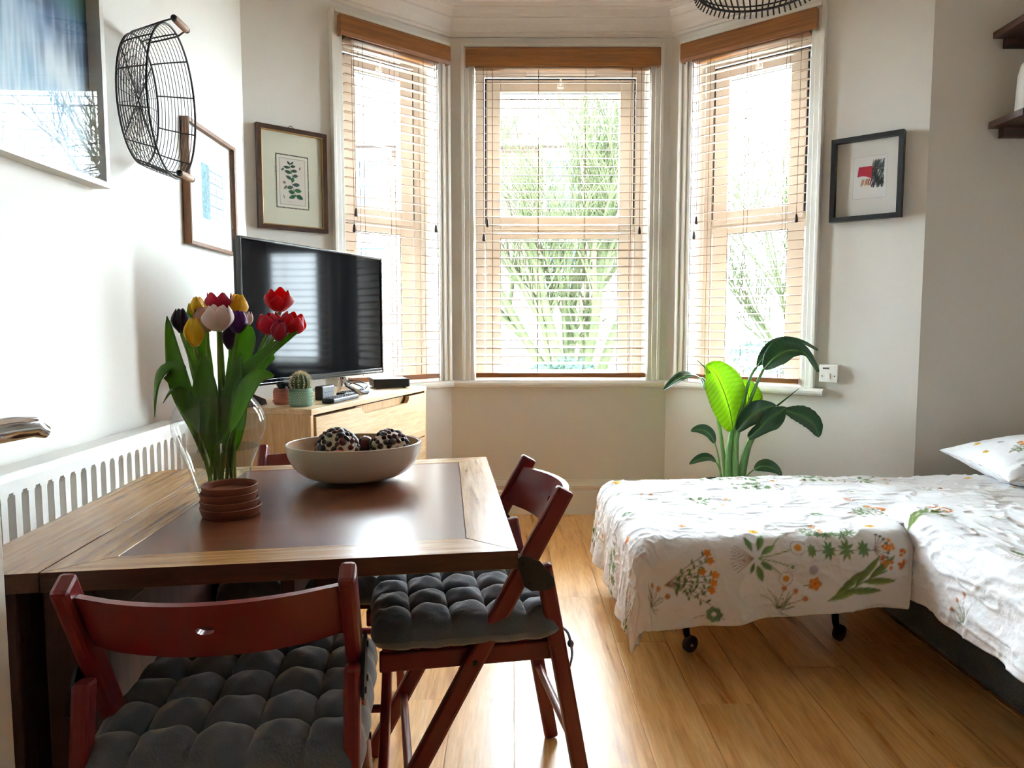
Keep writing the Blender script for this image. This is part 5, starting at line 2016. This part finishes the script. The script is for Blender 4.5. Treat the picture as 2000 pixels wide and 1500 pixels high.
BMIN = float(np.min(b_hem(np.array([0.1, 0.35]))))
mm = [(m_daisy, (1478, 1092), 1.0), (m_woodruff, (1592, 1082), 1.05), (m_spray, (1300, 1140), 1.0), (m_bigleaf, (1618, 1178), 1.0), (m_thistle, (1520, 1192), 1.0), (m_clover, (1395, 1198), 1.0),
      (m_thistle, (1250, 1180), 1.0), (m_flower, (1595, 1146), 1.1), (m_flower, (1490, 1034), 0.9), (m_spray, (1575, 1040), 0.55)]
av = []
for f, pq, s in mm:
    x_, y_ = cb_(*pq)
    if f is m_flower:
        f(cvs, x_, y_, s, ORG if pq[1] > 1100 else YLW)
    else:
        f(cvs, x_, y_, s)
    av += [(x_ + dx, y_, 0.06) for dx in (-0.04, 0.05, 0.12)]
for pq, r in (((1592, 1118), 0.014),):
    x_, y_ = cb_(*pq)
    cvs.disc(x_, y_, r, LIL, 0.7)
scatter(cvs, 31, 62, 0.03, 2.1, 0.05, 1.5, av)
BK = 3.06


def b_rng(a):
    cut = smooth(1.205, 1.245, a)
    return b_hem(a) * (1 - cut) + (FB + 0.04) * cut, np.full_like(a, BK + 0.24) - 0.2 * smooth(1.2, 1.4, a)


cloth('duvet', 'white duvet with botanical print hanging over the pull-out bed', 560, 330, (A0, A1), b_rng, (0.445, 9, FB, 2.98), 0.470, 0.075, cvs, 0.020, 3, hang=0.022, slope=0.028)
cv2 = Canvas(1.5, 2.2, 0.002, COTTON)
scatter(cv2, 57, 60, 0.03, 1.4, 0.05, 2.1)
cloth('duvet', 'white floral duvet bunched over the grey sofa base at lower right', 300, 440, (1.05, 2.36), lambda a: (np.full_like(a, 0.62), np.full_like(a, 2.65)), (1.335, 9, -9, 2.375), 0.492, 0.095, cv2, 0.030, 11, hang=0.03, thick=0.03, crump=1.3)

# pillow
cv3 = Canvas(0.72, 0.52, 0.002, COTTON)
scatter(cv3, 77, 17, 0.04, 0.66, 0.04, 0.46)


def pil(u, v, sgn):
    U, W_ = 2 * u - 1, 2 * v - 1
    e = (max(0, 1 - abs(U) ** 2.6) * max(0, 1 - abs(W_) ** 2.6)) ** 0.55
    pin = 1 - 0.10 * (1 - abs(U) ** 2) * abs(W_) ** 4 - 0.0
    x_ = 0.34 * U * (1 - 0.09 * (1 - W_ ** 2) * abs(U) ** 3)
    y_ = 0.245 * W_ * (1 - 0.10 * (1 - U ** 2) * abs(W_) ** 3)
    n_ = 0.006 * math.sin(17 * u + 5 * v) * math.sin(13 * v + 3 * u) * e + 0.004 * noise.noise(V((u * 18, v * 14, sgn)))
    return (x_, y_, sgn * 0.085 * e + n_)


nu, nv = 150, 110
b = B().grid(lambda u, v: pil(u, v, 1), nu, nv)
b.grid(lambda u, v: pil(u, v, -1), nu, nv)
pz = obj('pillow', b, DUVET, smooth=True, autos=85, loc=(2.26, 2.95, 0.545))
pz.rotation_euler = (0.08, -0.07, -0.04)
tag(pz, 'white floral pillow lying at the right edge on the duvet', 'pillow')
uu, vv = np.meshgrid(np.linspace(0, 1, nu), np.linspace(0, 1, nv))
c_ = cv3.sample(uu * 0.70, vv * 0.50).reshape(-1, 3)
set_print(pz, np.concatenate([c_, c_]))

# ------------------------------------------------------------------ potted plant in the bay
PY = 3.50
pc = at(1430, 936, PY)
pl = thing('potted_plant', 'large leafy bird-of-paradise plant in a dark pot behind the bed', 'plant', (pc.x, PY, 0))
obj('pot', B().lathe([(0, 0), (0.135, 0), (0.145, 0.01), (0.185, 0.27), (0.195, 0.285), (0.195, 0.315), (0.183, 0.315), (0.175, 0.28), (0, 0.27)], 40), mat('dark_pot', (44, 38, 38), 0.5), pl, smooth=True)
obj('soil', B().lathe([(0, 0.288), (0.10, 0.285), (0.176, 0.281)], 32), mat('potting_soil', (46, 36, 30), 0.95, bump=0.6, bscale=120), pl)
P3 = lambda x_, y_, d=0.0: at(x_, y_, PY + d)


def stalk(pts, r0, r1, m=PLANTS):
    c = bez([P3(*p_) for p_ in pts], 16)
    k = len(c)
    obj('stalk', B().tube(c, [r0 + (r1 - r0) * i / (k - 1) for i in range(k)], 9), m, pl, smooth=True, world=True)


def pleaf(pts, wd, face, m=PLANTD, **kw):
    kw.setdefault('n', 60)
    kw.setdefault('mw', 9)
    c = [P3(*p_) for p_ in pts]
    o = blade('leaf', pl, c, wd, face, LEAF_LIME if m is PLANTL else LEAF_DARK, **kw)
    n_, mw_ = kw['n'] + 1, kw['mw']
    k_, u_ = np.meshgrid(np.abs(np.linspace(-1, 1, mw_)), np.linspace(0, 1, n_))
    st_ = np.sin((u_ - 0.16 * k_ ** 1.3) * 105)[..., None]
    bc = np.array((146, 180, 48) if m is PLANTL else (42, 82, 52))
    cl_ = bc * (1 + 0.07 * st_) + (1 - k_[..., None]) ** 6 * np.array((40, 40, 20))
    set_print(o, cl_)
    cc = bez(c, kw['n'])
    o2 = obj('midrib', B().tube(cc, [0.0032 * (1 - 0.8 * i / kw['n']) for i in range(kw['n'] + 1)], 6), PLANTS, o, smooth=True, world=True)
    return o


zb = 985
stalk([(1425, zb, 0), (1424, 940, 0), (1424, 880, 0), (1430, 836, 0.01)], 0.026, 0.010)
stalk([(1434, zb, -.02), (1437, 930, -.02), (1434, 870, 0), (1436, 836, 0.02)], 0.020, 0.009)
stalk([(1444, zb, 0.0), (1447, 940, 0), (1458, 880, 0), (1474, 845, -0.02)], 0.024, 0.014)
stalk([(1440, zb, 0.03), (1440, 930, 0.02), (1436, 850, 0.0), (1452, 785, -.03), (1466, 735, -.05), (1478, 717, -.06)], 0.014, 0.0055)
stalk([(1436, zb, -.03), (1438, 930, -.03), (1440, 850, -.02), (1460, 795, -.05), (1480, 745, -.07), (1492, 720, -.08)], 0.014, 0.0060)
stalk([(1420, zb, 0.04), (1417, 930, 0.03), (1408, 850, 0.05), (1396, 790, 0.07), (1378, 745, 0.08), (1365, 738, 0.06)], 0.012, 0.005)
stalk([(1452, zb, 0.02), (1452, 930, 0.02), (1470, 850, 0.0), (1502, 800, -.02), (1528, 800, -.03)], 0.014, 0.006)
stalk([(1415, zb, -.03), (1408, 930, -.03), (1403, 890, -.03), (1396, 864, -.03)], 0.006, 0.003)
stalk([(1418, zb, -.05), (1411, 940, -.05), (1405, 915, -.05), (1399, 903, -.05)], 0.006, 0.003)
stalk([(1450, zb, -.05), (1453, 942, -.05), (1462, 926, -.06), (1473, 917, -.06)], 0.006, 0.003)
# big translucent leaf with the window behind it, and its neighbour
pleaf([(1432, 842, 0.0), (1425, 800, -.01), (1412, 760, -.02), (1396, 728, -.03), (1377, 714, -.03)], 0.205, (0.15, -1, 0.1), PLANTL, fold=0.28, peak=0.42, wave=0.012, base=0.2)
pleaf([(1442, 838, 0.03), (1456, 804, 0.03), (1462, 780, 0.03), (1457, 757, 0.03), (1444, 744, 0.04)], 0.135, (-0.3, -1, 0.1), PLANTL, fold=0.35, peak=0.45, wave=0.006)
# arching twin leaves at the top
pleaf([(1492, 721, -.08), (1512, 700, -.10), (1540, 684, -.11), (1572, 690, -.10), (1599, 726, -.08)], 0.125, (0.10, -0.75, 0.75), PLANTD, fold=0.45, peak=0.42, wave=0.006)
pleaf([(1478, 717, -.06), (1500, 690, -.05), (1530, 672, -.04), (1566, 670, -.03), (1598, 684, -.02)], 0.085, (0.0, -0.6, 0.9), PLANTD, fold=0.4, peak=0.42, wave=0.004)
# left drooping leaf
pleaf([(1368, 738, 0.06), (1352, 733, 0.04), (1334, 736, 0.02), (1314, 748, 0.01), (1295, 763, 0.0)], 0.085, (-0.1, -0.35, 1), PLANTD, fold=0.3, peak=0.45)
pleaf([(1366, 738, 0.06), (1372, 744, 0.05), (1374, 752, 0.03), (1376, 760, 0.02)], 0.07, (0.7, -0.6, 0.6), PLANTD, fold=0.3, peak=0.5)
# dark middle leaves and the ragged right one
pleaf([(1440, 842, -.03), (1456, 822, -.06), (1474, 806, -.09), (1494, 797, -.11), (1516, 792, -.12)], 0.115, (0.25, -1, 0.25), PLANTD, fold=0.3, peak=0.45, wave=0.01)
pleaf([(1462, 856, -.02), (1482, 838, -.06), (1502, 820, -.09), (1522, 806, -.10), (1536, 796, -.10)], 0.105, (0.4, -0.9, 0.3), PLANTD, fold=0.55, peak=0.42, wave=0.012)
pleaf([(1530, 800, -.03), (1548, 806, -.05), (1570, 814, -.07), (1590, 830, -.08), (1600, 854, -.08)], 0.118, (-0.1, -0.75, 0.7), PLANTD, fold=0.25, peak=0.55, ragged=0.06)
pleaf([(1456, 800, 0.06), (1466, 795, 0.05), (1474, 800, 0.05), (1480, 815, 0.05)], 0.08, (0.1, -1, 0.2), PLANTD, fold=0.3, peak=0.5)
# three small basal leaves
pleaf([(1396, 866, -.03), (1388, 850, -.04), (1376, 841, -.05), (1362, 839, -.05), (1349, 842, -.05)], 0.062, (-0.1, -0.8, 0.6), PLANTD, fold=0.35, peak=0.42)
pleaf([(1399, 903, -.05), (1388, 895, -.06), (1375, 894, -.06), (1360, 899, -.06), (1346, 907, -.06)], 0.048, (-0.1, -0.7, 0.7), PLANTD, fold=0.4, peak=0.5)
pleaf([(1473, 917, -.06), (1486, 911, -.07), (1500, 911, -.08), (1515, 917, -.08), (1528, 930, -.08)], 0.070, (0.1, -0.8, 0.6), PLANTD, fold=0.35, peak=0.45)
for pts in ([(1386, 728, -.03), (1376, 717, -.03), (1361, 703, -.03)], [(1517, 793, -.10), (1540, 775, -.10), (1561, 758, -.10)], [(1480, 802, -.02), (1484, 786, -.02), (1488, 773, -.02)]):
    c = bez([P3(*p_) for p_ in pts], 8)
    obj('spear_leaf', B().tube(c, [0.005 - 0.0005 * i for i in range(9)], 7), PLANTD, pl, smooth=True, world=True)

# ------------------------------------------------------------------ outside: tree, shrubs, terrace opposite, ground
GZ = -1.0
GRD = mat('garden_ground', (132, 132, 124), 0.95, var=0.2, vscale=0.6)
g = B().add([(-40, 4.9, GZ), (40, 4.9, GZ), (40, 60, GZ), (-40, 60, GZ)], [(0, 1, 2, 3)])
tag(obj('ground', g, GRD), kind='structure')


def brick_mat():
    m, t, p, out = nt('brickwork')
    bk_ = N(t, 'ShaderNodeTexBrick', Scale=1.0)
    bk_.inputs['Color1'].default_value = lin((62, 46, 40))
    bk_.inputs['Color2'].default_value = lin((52, 40, 36))
    bk_.inputs['Mortar'].default_value = lin((70, 64, 60))
    bk_.inputs['Brick Width'].default_value = 0.235
    bk_.inputs['Row Height'].default_value = 0.078
    bk_.inputs['Mortar Size'].default_value = 0.012
    tc = N(t, 'ShaderNodeTexCoord')
    sx_ = N(t, 'ShaderNodeSeparateXYZ')
    cx_ = N(t, 'ShaderNodeCombineXYZ')
    t.links.new(tc.outputs['Object'], sx_.inputs[0])
    t.links.new(sx_.outputs['X'], cx_.inputs['X'])
    t.links.new(sx_.outputs['Z'], cx_.inputs['Y'])
    t.links.new(cx_.outputs[0], bk_.inputs['Vector'])
    t.links.new(bk_.outputs['Color'], p.inputs['Base Color'])
    p.inputs['Roughness'].default_value = 0.95
    p.inputs['Specular IOR Level'].default_value = 0.0
    return m


BRICK = brick_mat()
SLATE = mat('roof_slate', (40, 40, 44), 0.8, spec=0.1, var=0.15, vscale=4)
HX0, HX1, HY0, HY1, HZ = -9.5, 4.9, 17.0, 24.0, 5.3
hs = thing('terraced_house', 'pale brick terraced house across the garden behind the bare tree', 'house', (-2, HY0, GZ))
obj('wall', B().bx(HX0, HX1, HY0, HY1, GZ, HZ), BRICK, hs, world=True)
obj('roof', B().prism([(HY0 - 0.3, HZ), (HY1 + 0.3, HZ), ((HY0 + HY1) / 2, HZ + 1.0)], HX0 - 0.2, HX1 + 0.2, 'x'), SLATE, hs, world=True)
obj('gutter', B().bx(HX0 - 0.2, HX1 + 0.2, HY0 - 0.42, HY0 - 0.28, HZ - 0.1, HZ + 0.02), GLOSSW, hs, world=True)
HGL = mat('house_window_glass', (34, 42, 50), 0.2, var=0.05, spec=0.05)
for i in range(6):
    x_ = HX0 + 1.1 + i * 2.28
    for z_ in (1.75, 3.75):
        fb = B()
        fb.v = []
        b = B()
        frame_rect(b, x_, x_ + 0.95, z_, z_ + 1.25, 0.08, HY0 - 0.05, HY0 + 0.02, bev=0.0)
        b.bx(x_ + 0.08, x_ + 0.87, HY0 - 0.05, HY0 + 0.02, z_ + 0.6, z_ + 0.68)
        w_ = obj('window', b, GLOSSW, hs, world=True)
        obj('pane', B().bx(x_ + 0.08, x_ + 0.87, HY0 - 0.03, HY0 - 0.01, z_ + 0.08, z_ + 1.17), HGL, w_, world=True)
        obj('lintel', B().bx(x_ - 0.1, x_ + 1.05, HY0 - 0.06, HY0, z_ + 1.25, z_ + 1.45), GLOSSW, hs, world=True)
for x_ in (-6.0, -0.4, 3.4):
    ch = obj('chimney', B().bx(x_, x_ + 0.9, HY0 + 3.0, HY0 + 3.6, HZ + 0.4, HZ + 1.75), BRICK, hs, world=True)
    for k in range(3):
        obj('chimney_pot', B().lathe([(0.10, HZ + 1.75), (0.09, HZ + 2.1), (0.11, HZ + 2.12)], 10, c=(x_ + 0.2 + 0.25 * k, HY0 + 3.3, 0)), TERRA, ch, world=True)

BARK = mat('mossy_bark', (43, 47, 32), 0.95, spec=0.0, var=0.25, vscale=5)


def tree(label, base, height, seed, lean=0.0, spread=0.55, stems=5, depth=4, r0=0.10):
    rs = random.Random(seed)
    t = thing('bare_tree', label, 'tree', tuple(base))
    lim = [[], []]

    def grow(p, d, ln, r, lev):
        n = 5
        pts, rr = [p], [r]
        q = p.copy()
        for i in range(n):
            d = (d + V((rs.gauss(0, .09), rs.gauss(0, .09), rs.gauss(0, .05) + 0.03))).normalized()
            q = q + d * (ln / n)
            pts.append(q.copy())
            rr.append(r * (1 - 0.5 * (i + 1) / n))
        (branch if lev < 2 else twig).append((pts, rr, lev))
        if lev >= depth:
            return
        for k in range(rs.choice((3, 4, 4, 5)) if lev else 5):
            f = rs.uniform(0.3, 1.0)
            i = min(n, int(f * n))
            a = rs.random() * 2 * PI
            side = V((math.cos(a), math.sin(a), rs.uniform(0.2, 0.9))).normalized()
            nd = (d * 0.9 + side * rs.uniform(0.5, 0.95)).normalized()
            grow(pts[i], nd, ln * rs.uniform(0.5, 0.72), rr[i] * 0.6, lev + 1)
    branch, twig = [], []
    tr = B().tube([base + V((0, 0, -0.05)), base + V((lean * 0.3, 0, 0.5)), base + V((lean * 0.7, 0, 1.05))], [r0 * 1.5, r0 * 1.25, r0 * 1.15], 12)
    obj('trunk', tr, BARK, t, world=True, smooth=True)
    top = base + V((lean * 0.7, 0, 0.95))
    for k in range(stems):
        a = 2 * PI * k / stems + rs.uniform(-.3, .3)
        d = V((math.cos(a) * spread + lean, math.sin(a) * spread * 0.7, 1)).normalized()
        grow(top, d, height * rs.uniform(0.38, 0.5), r0 * 0.62, 0)
    for pts, rr, lev in branch:
        obj('branch', B().tube(pts, rr, 7), BARK, t, world=True, smooth=True)
    b = B()
    for pts, rr, lev in twig:
        b.tube(pts, [max(x_, 0.005) for x_ in rr], 4, caps=False)
    obj('twigs', b, BARK, t, world=True, kind='stuff')
    return t


tree('greenish bare tree with many stems, seen through the middle window', V((0.75, 8.6, GZ)), 6.0, 5, spread=0.50, stems=6, depth=4, r0=0.11)
tree('bare twiggy tree seen through the window behind the plant', V((4.6, 11.0, GZ)), 5.0, 14, spread=0.6, stems=5, depth=4, r0=0.07)


def shrub(label, c, rx, ry, h, seed):
    rs = random.Random(seed)
    t = thing('shrub', label, 'shrub', (c[0], c[1], GZ))
    b = B()
    for k in range(9):
        a = rs.random() * 2 * PI
        b.tube([(0, 0, 0), (rx * 0.5 * math.cos(a), ry * 0.5 * math.sin(a), h * 0.5), (rx * 0.8 * math.cos(a), ry * 0.8 * math.sin(a), h * 0.9)], [0.02, 0.012, 0.006], 5)
    obj('stems', b, BARK, t, kind='stuff')
    b = B()
    for k in range(1500):
        a, u = rs.random() * 2 * PI, rs.random() ** 0.5
        z = rs.random()
        sc_ = math.sqrt(max(0.02, 1 - (2 * z - 0.9) ** 2 * 0.8))
        p_ = V((rx * u * math.cos(a) * sc_, ry * u * math.sin(a) * sc_, h * z))
        d = V((rs.gauss(0, 1), rs.gauss(0, 1), rs.gauss(0.4, 1))).normalized()
        s = d.orthogonal().normalized()
        L, w_ = rs.uniform(0.05, 0.10), rs.uniform(0.02, 0.035)
        b.add([p_, p_ + d * L * 0.5 + s * w_, p_ + d * L, p_ + d * L * 0.5 - s * w_], [(0, 1, 2, 3)])
    obj('foliage', b, SHR, t, kind='stuff')


SHR = mat('shrub_leaf', (34, 46, 42), 0.8, var=0.3, vscale=3, spec=0.1, translucent=0.3, tcol=(40, 54, 40))
shrub('blue-green shrub low in the middle window, in front of the tree', (0.55, 7.0), 0.8, 0.6, 1.75, 3)
shrub('rounded green shrub outside, low in the right bay window', (3.1, 8.6), 1.0, 0.8, 1.9, 8)
